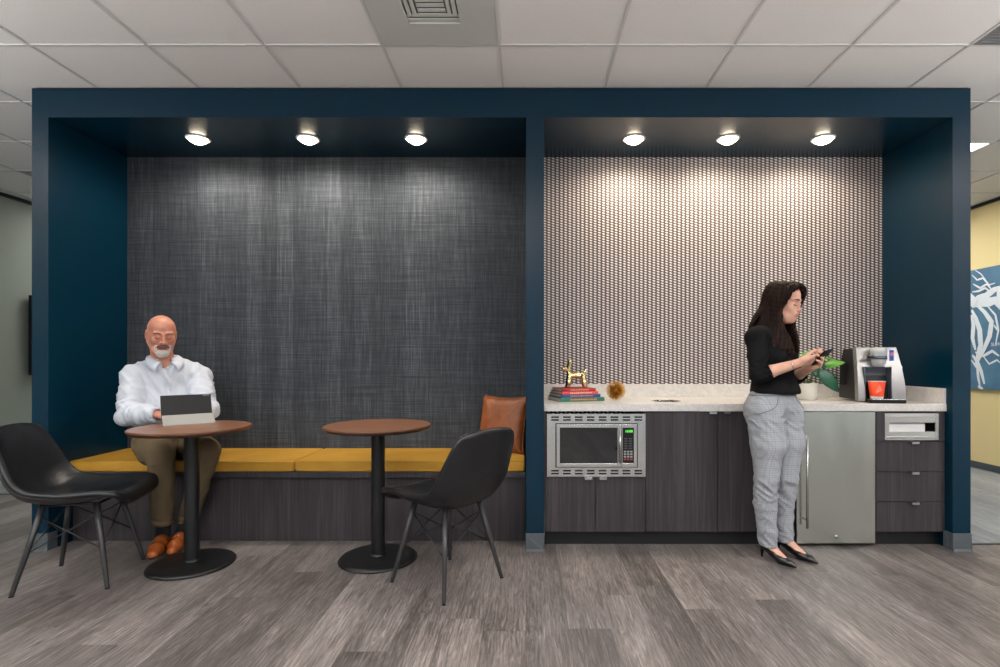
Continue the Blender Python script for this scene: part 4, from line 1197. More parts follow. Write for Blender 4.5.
def head_sdf(s, c, f, l, u, sc=1.0, male=True):
    f, l, u = nrm(f), nrm(l), nrm(u); R = np.stack([l, f, u], 1)
    W = lambda x, y, z: c + (l * x + f * y + u * z) * sc
    E = lambda x, y, z, r, k=.012, op='add': s.ell(W(x, y, z), np.array(r) * sc, R, k * sc, op)
    Cp = lambda a, b, ra, rb, k=.01, op='add': s.cap(W(*a), W(*b), ra * sc, rb * sc, k * sc, op)
    E(0, -.012, .035, (.077, .096, .088), .02)
    E(0, .022, .052, (.066, .068, .062), .02)          # forehead
    E(0, .030, -.030, (.063 if male else .058, .062, .078), .03)
    if not male: E(0, .036, -.062, (.050, .052, .044), .04)
    E(0, .052, -.088, (.036 if male else .028, .034, .026), .025)
    for x in (-1, 1):
        Cp((x * .058, -.005, -.045), (x * .026, .062, -.092), .020, .016, .03)      # jaw line
        E(x * .040, .068, -.022, (.024, .020, .022), .022)  # cheek
        Cp((x * .014, .093 - (0 if male else .004), .030), (x * .046, .080 - (0 if male else .002), .030), .0095, .009, .012)           # brow
        E(x * .031, .106 if male else .108, .008, (.016, .016, .012), .012, 'sub')
        E(x * .031, .0805, .006, (.0145, .0145, .0125), .005)  # lid over the eye
        E(x * .012, .104, -.030, (.0085, .011, .0075), .006)     # nostril wing
        E(x * .080, -.012, -.004, (.0075, .019, .032), .006); E(x * .084, -.004, -.002, (.006, .010, .018), .003, 'sub')
    Cp((0, .094, .018), (0, .112 if male else .107, -.022), .0075, .0095 if male else .007, .012)
    if male: E(0, .116, -.028, (.011, .011, .009), .008)
    else: E(0, .111, -.027, (.0085, .0085, .0075), .008); E(0, .066, -.092, (.018, .022, .016), .02)
    E(0, .086, -.055, (.028, .018, .020), .016)
    dl = 0 if male else -.004
    E(0, .103 + dl, -.0575, (.021, .007, .0050), .004); E(0, .101 + dl, -.0675, (.018, .008, .0055), .004)
    E(0, .108 + dl, -.0625, (.022, .004, .0012), .002, 'sub')
    return W
def face_lines(parent, o, c, f, l, u, sc, browm, lashm, male):
    f, l, u = nrm(f), nrm(l), nrm(u)
    W = lambda x, y, z: Vector(c + (l * x + f * y + u * z) * sc - np.array(o))
    for x in (-1, 1):
        MB().tube([W(x * .013, .1025, .028), W(x * .026, .1015, .034), W(x * .040, .0945, .034), W(x * .052, .084, .027)], [.0022, .0042, .0038, .0018] if male else [.0016, .0028, .0024, .001], 8).build('eyebrow', browm, parent)
        MB().tube([W(x * .018, .0910, -.001), W(x * .025, .0952, -.0040), W(x * .033, .0955, -.0045), W(x * .041, .0905, -.002), W(x * .046, .085, .002)], [.0012, .0017, .0017, .0014, .0008], 8).build('eyelash_line', lashm, parent)
def ridged(p, sx, sy, sz, seed=0.0):
    n = noise.noise(Vector((p.x * sx + seed, p.y * sy, p.z * sz)))
    return 1 - abs(n) * 2.2
def pick(me_list_bvh, o, d):
    return me_list_bvh.ray_cast(Vector(o), Vector(d))

# ================================================================== seated person
def seated():
    O = (-2.38, 3.52, .512)
    t = empty('person', O, 'bald seated person with white goatee in white shirt and olive trousers, at a tablet', 'person')
    a = math.radians(42); h = V3(math.sin(a), -math.cos(a), 0); l = V3(math.cos(a), math.sin(a), 0); up = V3(0, 0, 1)
    SK = skin_mat('tanned_skin', rgb(192, 130, 108), rgb(206, 146, 124), .42)
    LIP = mat('muted_lip', rgb(150, 92, 82), .5)
    ha = math.radians(41); hh = V3(math.sin(ha), -math.cos(ha), 0); hl = V3(math.cos(ha), math.sin(ha), 0); pt = math.radians(16)
    f = hh * math.cos(pt) - up * math.sin(pt); u = up * math.cos(pt) + hh * math.sin(pt)
    Hc = V3(-2.328, 3.385, 1.305); HS = .985
    shR, shL = V3(-2.478, 3.358, 1.035), V3(-2.202, 3.570, 1.035)
    elR, elL = V3(-2.412, 3.225, .812), V3(-2.075, 3.430, .820)
    wrR, wrL = V3(-2.215, 3.170, .816), V3(-1.985, 3.265, .822)
    pel = V3(-2.400, 3.555, .600); hipR, hipL = V3(-2.465, 3.495, .598), V3(-2.335, 3.610, .598)
    knR, knL = V3(-2.170, 3.150, .575), V3(-1.950, 3.245, .590)
    anR, anL = V3(-2.212, 3.232, .120), V3(-2.105, 3.290, .120)
    chest = V3(-2.350, 3.470, .985); belly = V3(-2.335, 3.435, .790)
    R3 = np.stack([l, h, up], 1)
    # --- body, one continuous skin surface
    s = SDF((-2.64, 2.98, .05), (-1.84, 3.78, 1.46), .0040)
    s.ell(chest, (.150, .095, .16), R3, .03); s.ell(belly + up * .0, (.140, .105, .16), R3, .05); s.ell(pel, (.13, .095, .085), R3, .04)
    s.cap(shR, shL, .05, .05, .03)
    for sh, el, wr in ((shR, elR, wrR), (shL, elL, wrL)): s.chain([sh, el, wr], [.043, .037, .027], .015)
    for hp, kn, an in ((hipR, knR, anR), (hipL, knL, anL)):
        s.chain([hp, kn, an], [.075, .050, .026], .02)
        s.cap(an, an + V3(0, 0, -.045), .026, .03, .01)
    nb = V3(-2.352, 3.440, 1.100)
    s.cap(nb, Hc + f * -.020 * HS + u * -.075 * HS, .066, .058, .02)
    W = head_sdf(s, Hc, f, hl, u, HS, True)
    s.ell(W(0, .030, -.100), (.05, .055, .03), np.stack([nrm(hl), nrm(f), nrm(u)], 1), .03)     # full chin and jowl
    hand(s, wrR, (.86, -.30, -.06), (0, .0, -1), (.35, .85, 0), .32, 1.06)
    hand(s, wrL, (-.25, -.90, -.08), (0, 0, -1), (-.9, .3, 0), .32, 1.06)
    me = s.mesh('body')
    def ch(c):
        p = np.array(c); d = p - Hc; x, y, z = d @ hl / HS, d @ f / HS, d @ u / HS
        return 1 if (abs(x) < .021 and y > .094 and -.072 < z < -.054) else 0
    link(me, 'body', [SK, LIP], t, O, ch)
    face_lines(t, O, Hc, f, hl, u, HS, mat('grey_brow', rgb(128, 98, 82), .8), mat('dark_lash', rgb(48, 34, 30), .7), True)
    # goatee and moustache
    s = SDF(tuple(Hc - .16), tuple(Hc + .16), .003); Rh = np.stack([nrm(hl), nrm(f), nrm(u)], 1)
    s.ell(W(0, .064, -.096), np.array((.043, .040, .034)) * HS, Rh, .01); s.ell(W(0, .060, -.112), np.array((.036, .032, .026)) * HS, Rh, .01)
    for x in (-1, 1): s.cap(W(x * .033, .079, -.054), W(x * .033, .068, -.092), .011, .014, .008)
    s.ell(W(0, .107, -.062), np.array((.021, .018, .012)) * HS, Rh, .006, 'sub')
    me = s.mesh('goatee'); displace(me, lambda p, n: .0028 * noise.noise(p * 170))
    link(me, 'goatee', mat('white_whiskers', rgb(206, 200, 196), .9), t, O, relax=0)
    s = SDF(tuple(Hc - .16), tuple(Hc + .16), .0025)
    for x in (-1, 1): s.chain([W(x * .002, .1075, -.0465), W(x * .018, .103, -.049), W(x * .031, .088, -.060)], [.0072, .0068, .005], .004)
    me = s.mesh('moustache'); displace(me, lambda p, n: .002 * noise.noise(p * 200))
    link(me, 'moustache', mat('dark_grey_whiskers', rgb(104, 88, 82), .9), t, O, relax=0)
    # --- shirt
    SH = mat('white_cotton', rgb(205, 211, 222), .8, spec=.2)
    s = SDF((-2.66, 3.0, .56), (-1.90, 3.80, 1.24), .0045)
    s.ell(chest, (.190, .118, .185), R3, .03); s.ell(belly, (.178, .135, .165), R3, .07); s.ell(pel + up * .05, (.175, .13, .10), R3, .06)
    s.cap(shR, shL, .062, .062, .05); s.cap(shR * .5 + shL * .5 + V3(0, 0, .02), nb + V3(0, 0, .005), .085, .076, .05)
    for sh in (shR, shL): s.cap(sh + V3(0, 0, .01), nb + V3(0, 0, .018), .058, .066, .03)
    for sh, el, wr in ((shR, elR, wrR), (shL, elL, wrL)):
        s.chain([sh, sh * .5 + el * .5, el, el * .45 + wr * .55, wr], [.070, .064, .055, .050, .040], .022)
        cd = nrm(wr - el); s.cap(wr - cd * .055, wr - cd * .004, .043, .0405, .004)
    nd = nrm(Hc - nb)
    s.cap(nb + V3(0, 0, .045), nb + V3(0, 0, .2), .070, .09, .006, 'sub')
    s.cap(nb + h * .080 + up * .03, nb + h * .125 - up * .055, .044, .006, .006, 'sub')
    for wr, el in ((wrR, elR), (wrL, elL)):
        cd = nrm(wr - el); s.cap(wr - cd * .0, wr + cd * .05, .034, .034, .003, 'sub'); 
        s.cap(wr + cd * .045, wr + cd * .05, .05, .05, .0, 'sub')
    s.plane(V3(0, 0, .585), (0, 0, -1), .01)
    me = s.mesh('shirt')
    def fold(p, n):
        P = np.array(p); v = 0.0
        for sh, el, wr, sg in ((shR, elR, wrR, 1), (shL, elL, wrL, 2)):
            for A, B in ((sh, el), (el, wr)):
                ab = B - A; tt = np.clip((P - A) @ ab / (ab @ ab), 0, 1); dd = np.linalg.norm(P - A - ab * tt)
                if dd < .095:
                    wgt = max(0, 1 - dd / .095) ** .4; along = np.linalg.norm(ab) * tt
                    q = noise.noise(Vector((along * 26 + sg * 9, P[2] * 7 + P[0] * 9, P[1] * 9)))
                    v += .0125 * wgt * (1 - abs(q) * 2.6) * (.55 + .45 * math.exp(-((np.linalg.norm(P - el)) / .10) ** 2) * 1.8)
        x = (P - chest) @ l; y = (P - chest) @ h; z = P[2]
        q = noise.noise(Vector((x * 13 + z * 7, z * 8 - abs(x) * 12, 4.0))); v += .0085 * (1 - abs(q) * 2.4)
        q = noise.noise(Vector((x * 30, z * 13, 9.0))); v += .003 * q
        if y > 0 and abs(x) < .017 and z < 1.07: v += .0022
        return v
    displace(me, fold)
    bv = BVHTree.FromPolygons([v.co.copy() for v in me.vertices], [tuple(p.vertices) for p in me.polygons])
    so = link(me, 'shirt', SH, t, O, relax=0)
    for z in (1.035, .955, .875, .795):
        base = V3(chest[0], chest[1], z) + h * .4
        hit = bv.ray_cast(Vector(base), Vector(-h))
        if hit[0] is not None:
            nn = hit[1]; q = nn.to_track_quat('Z', 'Y').to_matrix().to_4x4(); q.translation = hit[0] + nn * .0008 - Vector(O)
            MB().lathe([(0, .0022), (.0048, .0022), (.0056, .001), (.0056, -.001)], 16, M=q).build('button', mat('pearl_button', rgb(200, 204, 210), .3), so)
    # collar: folded band with two points
    N = 40; vs = []; fs = []; K = 6
    for i in range(N + 1):
        th = -PI + .30 + (2 * PI - .60) * i / N          # 0 = back of the neck
        e = abs(th) / (PI - .30)
        dv = -h * math.cos(th) + l * math.sin(th)
        top = nb + V3(0, 0, .082 - .052 * e ** 2.0) + dv * (.066 + .004 * e) + h * (.012 + .012 * e)
        drop = .034 + .030 * max(0, (e - .55) / .45) ** 1.5
        spread = .022 + .030 * e ** 2
        low = top - V3(0, 0, drop) + dv * spread + l * math.copysign(.026 * max(0, (e - .6) / .4), th) - h * (.018 * max(0, (e - .5) / .5))
        inn = top - V3(0, 0, .045) - dv * .004
        for kk in range(K + 1):
            w_ = kk / K
            if w_ < .34: q_ = inn * (1 - w_ / .34) + top * (w_ / .34)
            else:
                g_ = (w_ - .34) / .66; q_ = top * (1 - g_) + low * g_ + (dv * .010 + V3(0, 0, .012)) * math.sin(PI * g_)
            vs.append(q_ - np.array(O))
        if i:
            for kk in range(K):
                b = i * (K + 1) + kk; a_ = b - (K + 1); fs.append((a_, a_ + 1, b + 1, b))
    co = MB().add(vs, fs, 0, True).build('collar', SH, so); m_ = co.modifiers.new('s', 'SOLIDIFY'); m_.thickness = .0022; m_.offset = 0
    # --- trousers
    TR = mat('olive_chino', rgb(104, 90, 68), .85, spec=.2); tt_ = NT(TR); tt_.bump(tt_.noise(tt_.coords(), 300, 2), .15, .002)
    s = SDF((-2.66, 3.0, .09), (-1.84, 3.80, .74), .0045)
    s.ell(pel + V3(0, 0, .01), (.185, .135, .105), R3, .03)
    for hp, kn, an in ((hipR, knR, anR), (hipL, knL, anL)):
        s.chain([hp, hp * .5 + kn * .5, kn], [.110, .096, .074], .03); s.chain([kn, kn * .55 + an * .45, an], [.070, .060, .052], .012)
    for an in (anR, anL): s.cap(an + V3(0, 0, .03), an - V3(0, 0, .08), .046, .046, .003, 'sub')
    s.plane(V3(0, 0, .142), (0, 0, -1)); s.plane(V3(0, 0, .515), (0, 0, -1)) if False else None
    me = s.mesh('trousers')
    def fold2(p, n):
        P = np.array(p); v = 0.0
        for hp, kn, an, sg in ((hipR, knR, anR, 1), (hipL, knL, anL, 5)):
            A, B = hp, kn; ab = B - A; q = np.clip((P - A) @ ab / (ab @ ab), 0, 1); dd = np.linalg.norm(P - A - ab * q)
            if dd < .11 and P[2] > .50:
                v += .007 * (1 - abs(noise.noise(Vector((q * 9 + sg, dd * 20, P[2] * 22)))) * 2.4) * (1 - q) ** .5
        if P[2] < .54:
            v += .006 * (1 - abs(noise.noise(Vector((P[0] * 16, P[1] * 16, P[2] * 7)))) * 2.3)
            v += .004 * math.exp(-((P[2] - .15) / .05) ** 2) * math.sin(P[2] * 170 + P[0] * 40)
        return v
    displace(me, fold2); link(me, 'trousers', TR, t, O, relax=2)
    # --- socks and shoes
    SO = mat('dark_navy_sock', rgb(20, 22, 28), .9); SHO = mat('tan_shoe_leather', rgb(164, 84, 34), .22, spec=.6); SOL = mat('shoe_sole', rgb(58, 34, 22), .6)
    for an, heel, toe, lab in ((anR, V3(-2.232, 3.275, 0), V3(-2.136, 3.025, 0), 1), (anL, V3(-2.142, 3.322, 0), V3(-2.068, 3.085, 0), 2)):
        d = nrm(toe - heel); sd = V3(d[1], -d[0], 0); L = np.linalg.norm(toe - heel)
        s = SDF(tuple(an + V3(-.09, -.09, -.12)), tuple(an + V3(.09, .09, .10)), .004)
        s.cap(an + V3(0, 0, .06), heel + d * .045 + V3(0, 0, .07), .042, .040, .01)
        link(s.mesh('sock'), 'sock', SO, t, O)
        lo = np.minimum(heel, toe) - .10; hi = np.maximum(heel, toe) + .10; lo[2] = -.01; hi[2] = .16
        s = SDF(tuple(lo), tuple(hi), .0032); P = lambda a_, z_, o_=0: heel + d * a_ * L + sd * o_ + V3(0, 0, z_)
        s.chain([P(.10, .040), P(.40, .040), P(.70, .032), P(.90, .024)], [.036, .037, .041, .030], .012)
        s.cap(P(.14, .060), P(.42, .062), .034, .030, .02)
        s.cap(P(.16, .088), P(.2, .14), .030, .034, .006, 'sub')
        s.plane(V3(0, 0, .0015), (0, 0, -1), .002)
        me = s.mesh('shoe'); so_ = link(me, 'shoe', [SHO, SOL], t, O, lambda c: 1 if c.z < .016 else 0)
        for q in range(4):
            z_ = .094 - q * .0075; a_ = .42 + q * .058
            lc = MB().tube([Vector(P(a_, z_ - .004, -.018) - np.array(O)), Vector(P(a_, z_ + .003, 0) - np.array(O)), Vector(P(a_, z_ - .004, .018) - np.array(O))], .0022, 8)
            lc.build('lace', mat('brown_lace', rgb(112, 56, 26), .7), so_)
    return t
seated()
# ================================================================== standing person
def standing():
    O = (1.43, 3.03, 0)
    t = empty('person', O, 'standing person with long dark hair, black top and grey trousers, looking at a phone', 'person')
    up = V3(0, 0, 1)
    def hd(deg): a = math.radians(deg); return V3(math.sin(a), -math.cos(a), 0), V3(math.cos(a), math.sin(a), 0)
    h1, l1 = hd(34); h2, l2 = hd(42); hh, hl = hd(38); pt = math.radians(13)
    f = hh * math.cos(pt) - up * math.sin(pt); u = up * math.cos(pt) + hh * math.sin(pt); HS = .92
    Hc = V3(1.470, 3.030, 1.470)
    R1 = np.stack([l1, h1, up], 1); R2 = np.stack([l2, h2, up], 1); Rh = np.stack([nrm(hl), nrm(f), nrm(u)], 1)
    SK = skin_mat('fair_skin', rgb(216, 164, 142), rgb(228, 180, 158), .45); LIP = mat('rose_lip', rgb(196, 124, 112), .45)
    pel = V3(1.415, 3.035, .895); waist = V3(1.415, 3.045, 1.00); chest = V3(1.405, 3.055, 1.165)
    shR, shL = V3(1.290, 2.967, 1.272), V3(1.512, 3.150, 1.270)
    elR, elL = V3(1.268, 2.892, 1.062), V3(1.560, 3.065, 1.050)
    wrR, wrL = V3(1.445, 2.815, 1.128), V3(1.548, 2.880, 1.105)
    hipR, hipL = V3(1.345, 2.990, .870), V3(1.500, 3.078, .870)
    knR, knL = V3(1.350, 2.975, .470), V3(1.500, 3.055, .475)
    anR, anL = V3(1.388, 3.035, .115), V3(1.520, 3.120, .115)
    heelR, toeR = V3(1.365, 3.085, 0), V3(1.478, 2.918, 0)
    heelL, toeL = V3(1.495, 3.168, 0), V3(1.628, 2.976, 0)
    nb = V3(1.412, 3.070, 1.315)
    s = SDF((1.18, 2.66, .004), (1.74, 3.28, 1.60), .0036)
    s.ell(chest, (.125, .085, .14), R2, .03); s.ell(waist, (.10, .075, .12), R1, .05); s.ell(pel, (.135, .095, .10), R1, .05)
    s.cap(shR, shL, .036, .036, .03)
    for sh, el, wr in ((shR, elR, wrR), (shL, elL, wrL)):
        m = el * .72 + wr * .28; s.chain([sh, el], [.036, .034], .015); s.chain([el, m, wr], [.034, .0345 if sh is shR else .028, .0225], .012, flat=None)
    for hp, kn, an, he, to in ((hipR, knR, anR, heelR, toeR), (hipL, knL, anL, heelL, toeL)):
        s.chain([hp, kn, an], [.07, .042, .026], .02)
        d = nrm(to - he); L = np.linalg.norm(to - he)
        s.cap(an, he + d * .03 + V3(0, 0, .085), .026, .024, .01)
        s.chain([an + V3(0, 0, -.005), he + d * L * .42 + V3(0, 0, .058), he + d * L * .70 + V3(0, 0, .024)], [.026, .025, .022], .015)
        s.chain([he + d * .03 + V3(0, 0, .075), he + d * L * .62 + V3(0, 0, .022)], [.022, .022], .015)
    s.cap(nb, Hc + f * -.022 * HS + u * -.075 * HS, .046, .044, .018)
    head_sdf(s, Hc, f, hl, u, HS, False)
    # hands holding a phone
    ph = V3(1.560, 2.792, 1.160)
    hand(s, wrR, (.93, -.10, .22), (-.05, .55, .62), (-.1, -.35, .85), (.34, .42, .50, .58), .86, thumb=(.85, .25, .42), tb=.1)
    hand(s, wrL, (.30, -.86, .42), (-.75, -.2, .45), (-.3, .1, .85), (.55, .55, .55, .6), .86, thumb=(.75, .35, .5), tb=.1)
    me = s.mesh('body')
    def ch(c):
        dd = np.array(c) - Hc; x, y, z = dd @ hl / HS, dd @ f / HS, dd @ u / HS
        return 1 if (abs(x) < .020 and y > .089 and -.0745 < z < -.053) else 0
    link(me, 'body', [SK, LIP], t, O, ch)
    face_lines(t, O, Hc, f, hl, u, HS, mat('dark_brow', rgb(52, 36, 30), .8), mat('black_lash', rgb(20, 15, 14), .6), False)
    # --- black knitted top
    BK = mat('black_knit', rgb(13, 13, 15), .85, spec=.2); q_ = NT(BK); q_.bump(q_.noise(q_.coords(), 260, 2), .2, .002)
    s = SDF((1.16, 2.74, .93), (1.70, 3.30, 1.40), .0042)
    s.ell(chest, (.145, .098, .165), R2, .03)
    for x in (-1, 1): s.ell(chest + l2 * x * .058 + h2 * .066 + up * -.005, (.060, .055, .062), R2, .03)
    s.ell(waist + up * .02 + h1 * .012, (.128, .108, .13), R1, .06); s.ell(pel + up * .06 + h1 * .015, (.146, .118, .07), R1, .05)
    s.cap(shR, shL, .050, .050, .04)
    for sh in (shR, shL): s.cap(sh, nb - up * .012, .048, .050, .03)
    for sh, el, wr in ((shR, elR, wrR), (shL, elL, wrL)):
        e2 = el * .72 + wr * .28; s.chain([sh, sh * .5 + el * .5, el], [.055, .048, .042], .02); s.cap(el, e2, .042, .041, .008)
        dd = nrm(wr - el); s.cap(e2 + dd * .0, e2 + dd * .06, .0375, .0375, .002, 'sub'); s.cap(e2 + dd * .055, e2 + dd * .06, .06, .06, 0, 'sub')
    s.cap(nb + V3(0, 0, .030) + h2 * .02, nb + V3(0, 0, .12), .058, .07, .006, 'sub')
    s.plane(V3(0, 0, .957), (0, 0, -1), .004)
    me = s.mesh('top')
    def fd(p, n):
        P = np.array(p); x = (P - chest) @ l2; v = .004 * (1 - abs(noise.noise(Vector((x * 9, P[2] * 15 - x * 8, 3.0)))) * 2.4)
        for el in (elR, elL):
            g = math.exp(-(np.linalg.norm(P - el) / .07) ** 2); v += .006 * g * (1 - abs(noise.noise(Vector((P[0] * 20, P[1] * 20, P[2] * 50)))) * 2.5)
        return v
    displace(me, fd); link(me, 'black_top', BK, t, O, relax=1)
    # --- checked trousers
    TR = mat('grey_check_cloth', rgb(158, 162, 168), .85, spec=.2); q = NT(TR); c = q.coords(); sp = q.n('ShaderNodeSeparateXYZ'); q.l(c, sp.inputs[0])
    def lines(sock, pitch, w_):
        fr = q.math('ABSOLUTE', q.math('SUBTRACT', q.math('FRACT', q.math('DIVIDE', sock, pitch)), .5)); return q.math('GREATER_THAN', fr, .5 - w_)
    xy = q.math('ADD', q.math('MULTIPLY', sp.outputs[0], .8), q.math('MULTIPLY', sp.outputs[1], .6))
    ln = q.math('MAXIMUM', lines(xy, .0125, .11), lines(sp.outputs[2], .0125, .11))
    ln2 = q.math('MAXIMUM', lines(xy, .050, .06), lines(sp.outputs[2], .050, .06))
    k_ = q.math('ADD', q.math('MULTIPLY', ln, .30), q.math('MULTIPLY', ln2, .14), clamp=True)
    q.col(q.mix(k_, rgb(168, 172, 178), rgb(112, 116, 124)))
    s = SDF((1.16, 2.84, .06), (1.72, 3.28, 1.02), .0042)
    s.ell(pel + up * -.005, (.158, .108, .105), R1, .03); s.ell(pel + up * .07, (.135, .102, .05), R1, .05)
    for x in (-1, 1): s.ell(pel - h1 * .055 + l1 * x * .062 + up * -.035, (.078, .075, .085), R1, .04)
    for hp, kn, an in ((hipR, knR, anR), (hipL, knL, anL)):
        mid = hp * .5 + kn * .5 + h1 * .012; s.chain([hp - up * .02, mid, kn], [.096, .086, .062], .03)
        cf = kn * .6 + an * .4 - h1 * .014; s.chain([kn, cf, an - up * .025], [.062, .059, .048], .015)
    for an in (anR, anL): s.cap(an + V3(0, 0, .01), an - V3(0, 0, .1), .042, .042, .003, 'sub')
    s.plane(V3(0, 0, .082), (0, 0, -1)); s.plane(V3(0, 0, .972), (0, 0, 1), .004)
    me = s.mesh('trousers')
    def fd2(p, n):
        P = np.array(p); v = 0; z = P[2]
        amp = .0055 * (math.exp(-((z - .40) / .10) ** 2) + math.exp(-((z - .14) / .08) ** 2) + .9 * math.exp(-((z - .80) / .07) ** 2) + .35)
        v += amp * (1 - abs(noise.noise(Vector((P[0] * 13 + P[1] * 5, P[1] * 13, z * 24 + P[0] * 16)))) * 2.4)
        return v
    displace(me, fd2); to = link(me, 'trousers', TR, t, O, relax=1)
    bv = BVHTree.FromPolygons([Vector(v.co) for v in to.data.vertices], [tuple(p.vertices) for p in to.data.polygons])
    # waistband, pocket welt and button
    ring = []
    for i in range(49):
        a = 2 * PI * i / 48; dv = l1 * math.cos(a) + h1 * math.sin(a); o_ = Vector(pel + up * .052 - np.array(O)) + Vector(dv) * .4
        hit = bv.ray_cast(o_, -Vector(dv))
        if hit[0] is not None: ring.append(hit[0] + Vector(dv) * .0006)
    MB().tube(ring, .0022, 6, cap=False).build('waistband_seam', mat('grey_stitch', rgb(122, 126, 134), .8), to)
    for x in (-1, 1):
        pp = []
        for i in range(9):
            q2 = i / 8; z = pel[2] + .045 - (.075 if x > 0 else .10) * q2 ** (1 if x > 0 else .7); a_ = math.radians(62 - 26 * q2) if x > 0 else math.radians(138 + 44 * q2 ** 2)
            dv = nrm(l1 * math.cos(a_) + h1 * math.sin(a_)); o_ = Vector(V3(pel[0], pel[1], z) - np.array(O)) + Vector(dv) * .4
            hit = bv.ray_cast(o_, -Vector(dv))
            if hit[0] is not None: pp.append(hit[0] + Vector(dv) * .0008)
        if len(pp) > 3: MB().tube(pp, .0028, 6).build('pocket_edge', MATS['grey_stitch'], to)
    # --- pointed court shoes
    PS = mat('black_patent_leather', rgb(10, 10, 11), .22, spec=.6)
    for an, he, toe in ((anR, heelR, toeR), (anL, heelL, toeL)):
        d = nrm(toe - he); sd = V3(d[1], -d[0], 0); L = np.linalg.norm(toe - he)
        lo = np.minimum(he, toe) - .07; hi = np.maximum(he, toe) + .07; lo[2] = -.01; hi[2] = .16
        s = SDF(tuple(lo), tuple(hi), .0026); P = lambda a_, z_, o_=0: he + d * a_ * L + sd * o_ + V3(0, 0, z_)
        s.chain([P(.12, .084), P(.40, .052), P(.66, .022), P(.86, .015), P(1.03, .008)], [.029, .029, .030, .021, .0065], .012)
        s.chain([P(.12, .100), P(.30, .085)], [.026, .026], .015)
        s.chain([P(.13, .118), P(.32, .094), P(.55, .062), P(.70, .046)], [.023, .0235, .0225, .0165], .004, 'sub')
        s.cap(P(.13, .14), P(.14, .12), .028, .023, .003, 'sub')
        # arch under the foot
        s.cap(P(.30, -.006), P(.42, -.022), .045, .038, .004, 'sub')
        s.plane(V3(0, 0, .0015), (0, 0, -1), .002)
        s.chain([P(.09, .070), P(.05, .035), P(.04, .006)], [.014, .0075, .0058], .010)
        so_ = link(s.mesh('court_shoe'), 'court_shoe', PS, t, O)
    # --- hair: many long locks from a parting, falling past the shoulders
    HB = mat('dark_brown_hair', rgb(34, 22, 17), .55, spec=.10); q = NT(HB); n_ = q.noise(q.mapping(q.coords(), scale=(60, 60, 6)), 1, 3, .6)
    q.col(q.ramp(n_, [(.35, rgb(20, 13, 11)), (.62, rgb(44, 29, 23)), (.8, rgb(80, 54, 40))])); q.bump(n_, .5, .006)
    s = SDF((1.22, 2.78, 1.10), (1.72, 3.30, 1.62), .0036)
    W = lambda x, y, z: Hc + (nrm(hl) * x + nrm(f) * y + nrm(u) * z) * HS
    s.ell(W(0, -.022, .040), np.array((.087, .104, .092)) * HS, Rh, .01)
    s.ell(W(0, -.055, -.03), np.array((.075, .065, .09)) * HS, Rh, .03)
    s.cap(W(0, -.070, -.050), nb - h2 * .045 + V3(0, 0, .0), .062, .058, .03)
    for sd_ in (-1, 1): s.cap(W(sd_ * .062, -.035, -.05), nb + l2 * sd_ * .070 - h2 * .01 + V3(0, 0, .012), .034, .036, .03)
    rnd = random.Random(7)
    def lock(pts, r0, r1, k=.004):
        n = len(pts); P_ = []; R_ = []
        M_ = 3 * (n - 1)
        for i in range(M_ + 1):
            P_.append(np.array(catmull([tuple(p) for p in pts], i / M_))); w_ = i / M_
            R_.append(r0 * (1 - w_) ** .35 * (.75 + .25 * math.sin(PI * min(1, w_ * 2.2))) + r1 * w_)
        s.chain(P_, R_, k)
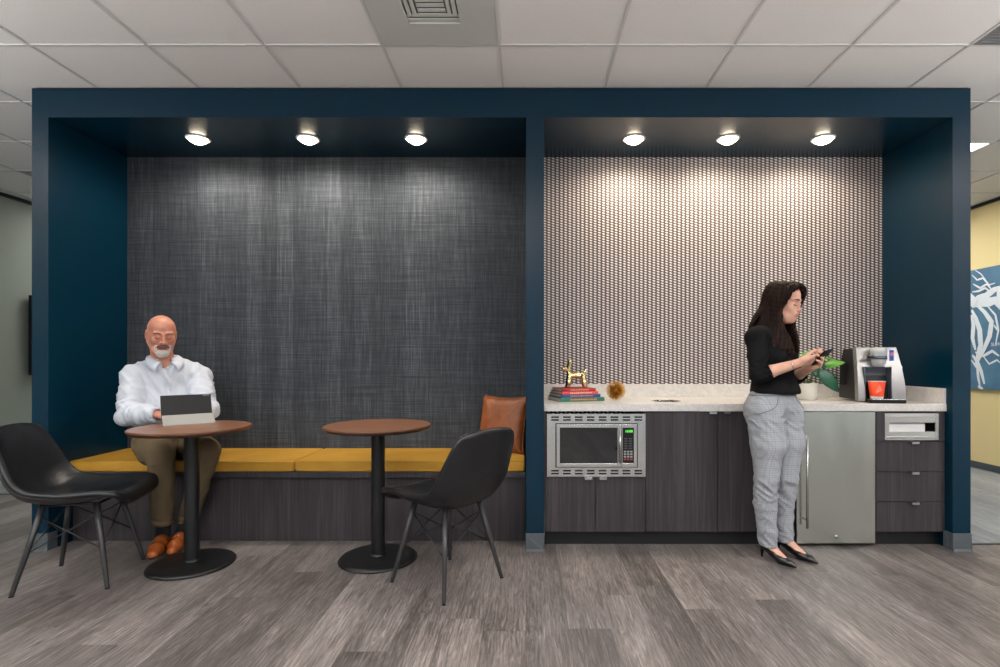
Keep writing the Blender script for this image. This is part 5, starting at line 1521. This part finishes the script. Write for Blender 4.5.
    for side in (-1, 1):
        for row in range(2):
            nl = 15
            for i in range(nl):
                az = 70 + (180 - 70) * (i + .5 * row) / (nl - .5)     # degrees from the face towards the back
                a = math.radians(az); rx, ry = .085 + .007 * row, .108 + .006 * row
                x = side * rx * math.sin(a); y = ry * math.cos(a)
                p0 = W(side * .010, .075 - .135 * i / nl, .122 - .03 * (i / nl) ** 2 - .012 * (i < 2))
                p1 = W(x * .72, y * .80 + (.03 if az < 75 else 0), .098)
                p2 = W(x, y + (.018 if az < 75 else 0), .035)
                p3 = W(x * 1.04, y * 1.02, -.045)
                j = rnd.uniform(-.008, .008)
                if az < 122:      # falls in front of the shoulder, over the chest
                    e_ = W(x * 1.06, y * 1.0 + .006, -.13)
                    fwd = .075 - .0016 * (az - 74)
                    base = chest + l2 * side * (.050 + .0011 * (az - 74)) + h2 * (fwd + .055)
                    p5 = V3(base[0], base[1], 1.235 + j); p6 = V3(base[0], base[1], 1.185 + rnd.uniform(-.02, .035)) + h2 * .004 - l2 * side * .012
                    lock([p0, p1, p2, p3, e_ * .5 + (p3 + p5) * .25, p5, p6], .0165, .0035)
                else:             # falls down the back
                    bb = nb - h2 * (.040 + .020 * (az - 108) / 72) + l2 * side * (.125 * (180 - az) / 72)
                    p5 = V3(bb[0], bb[1], 1.34 + j) - h2 * .02; p6 = V3(bb[0], bb[1], 1.22 + rnd.uniform(-.03, .03)) - h2 * .045
                    lock([p0, p1, p2, p3, p3 * .5 + p5 * .5 - h2 * .012, p5, p6], .0165, .004)
    # fringe sweep across the near temple
    lock([W(.006, .070, .122), W(-.040, .082, .106), W(-.072, .052, .062), W(-.086, .022, -.01), W(-.086, .020, -.09)], .012, .008)
    lock([W(.006, .075, .120), W(.040, .086, .094), W(.070, .074, .045), W(.078, .060, -.02), W(.080, .050, -.09), W(.080, .046, -.16), chest + l2 * .07 + h2 * .11 + V3(0, 0, .02)], .015, .006)
    me = s.mesh('hair')
    def hf(p, n):
        P = np.array(p) - Hc; x, y, z = P @ hl, P @ f, P @ u
        an_ = math.atan2(x, y + .02)
        return .0022 * math.sin(an_ * 46 + 3 * noise.noise(p * 9)) + .0015 * noise.noise(Vector((p.x * 160, p.y * 160, p.z * 12)))
    displace(me, hf); link(me, 'hair', HB, t, O, relax=0)
    # --- bracelet
    dd = nrm(wrR - elR); b = wrR - dd * .030; a1 = nrm(np.cross(dd, up)); a2 = np.cross(dd, a1)
    MB().tube([Vector(b + (a1 * math.cos(2 * PI * i / 24) + a2 * math.sin(2 * PI * i / 24)) * .0270 - np.array(O)) for i in range(25)], .0019, 8, cap=False).build('bracelet', CHROME, t)
    # --- phone, held: a thing of its own
    x_ = nrm(V3(.12, -.78, .58)); z_ = V3(-.35, .55, .72); z_ = nrm(z_ - x_ * (z_ @ x_)); y_ = np.cross(z_, x_)
    M = Matrix(((x_[0], y_[0], z_[0]), (x_[1], y_[1], z_[1]), (x_[2], y_[2], z_[2]))).to_4x4()
    p = empty('phone', ph, 'small dark phone held in both hands of the standing person', 'phone')
    MB().box(-.062, .062, -.031, .031, -.004, .004, M=M).build('phone_body', BLACKPL, p, bevel=.0025, seg=3)
    MB().box(-.057, .057, -.028, .028, .0042, .0046, M=M).build('screen', BLACKGLASS, p)
    return t
standing()
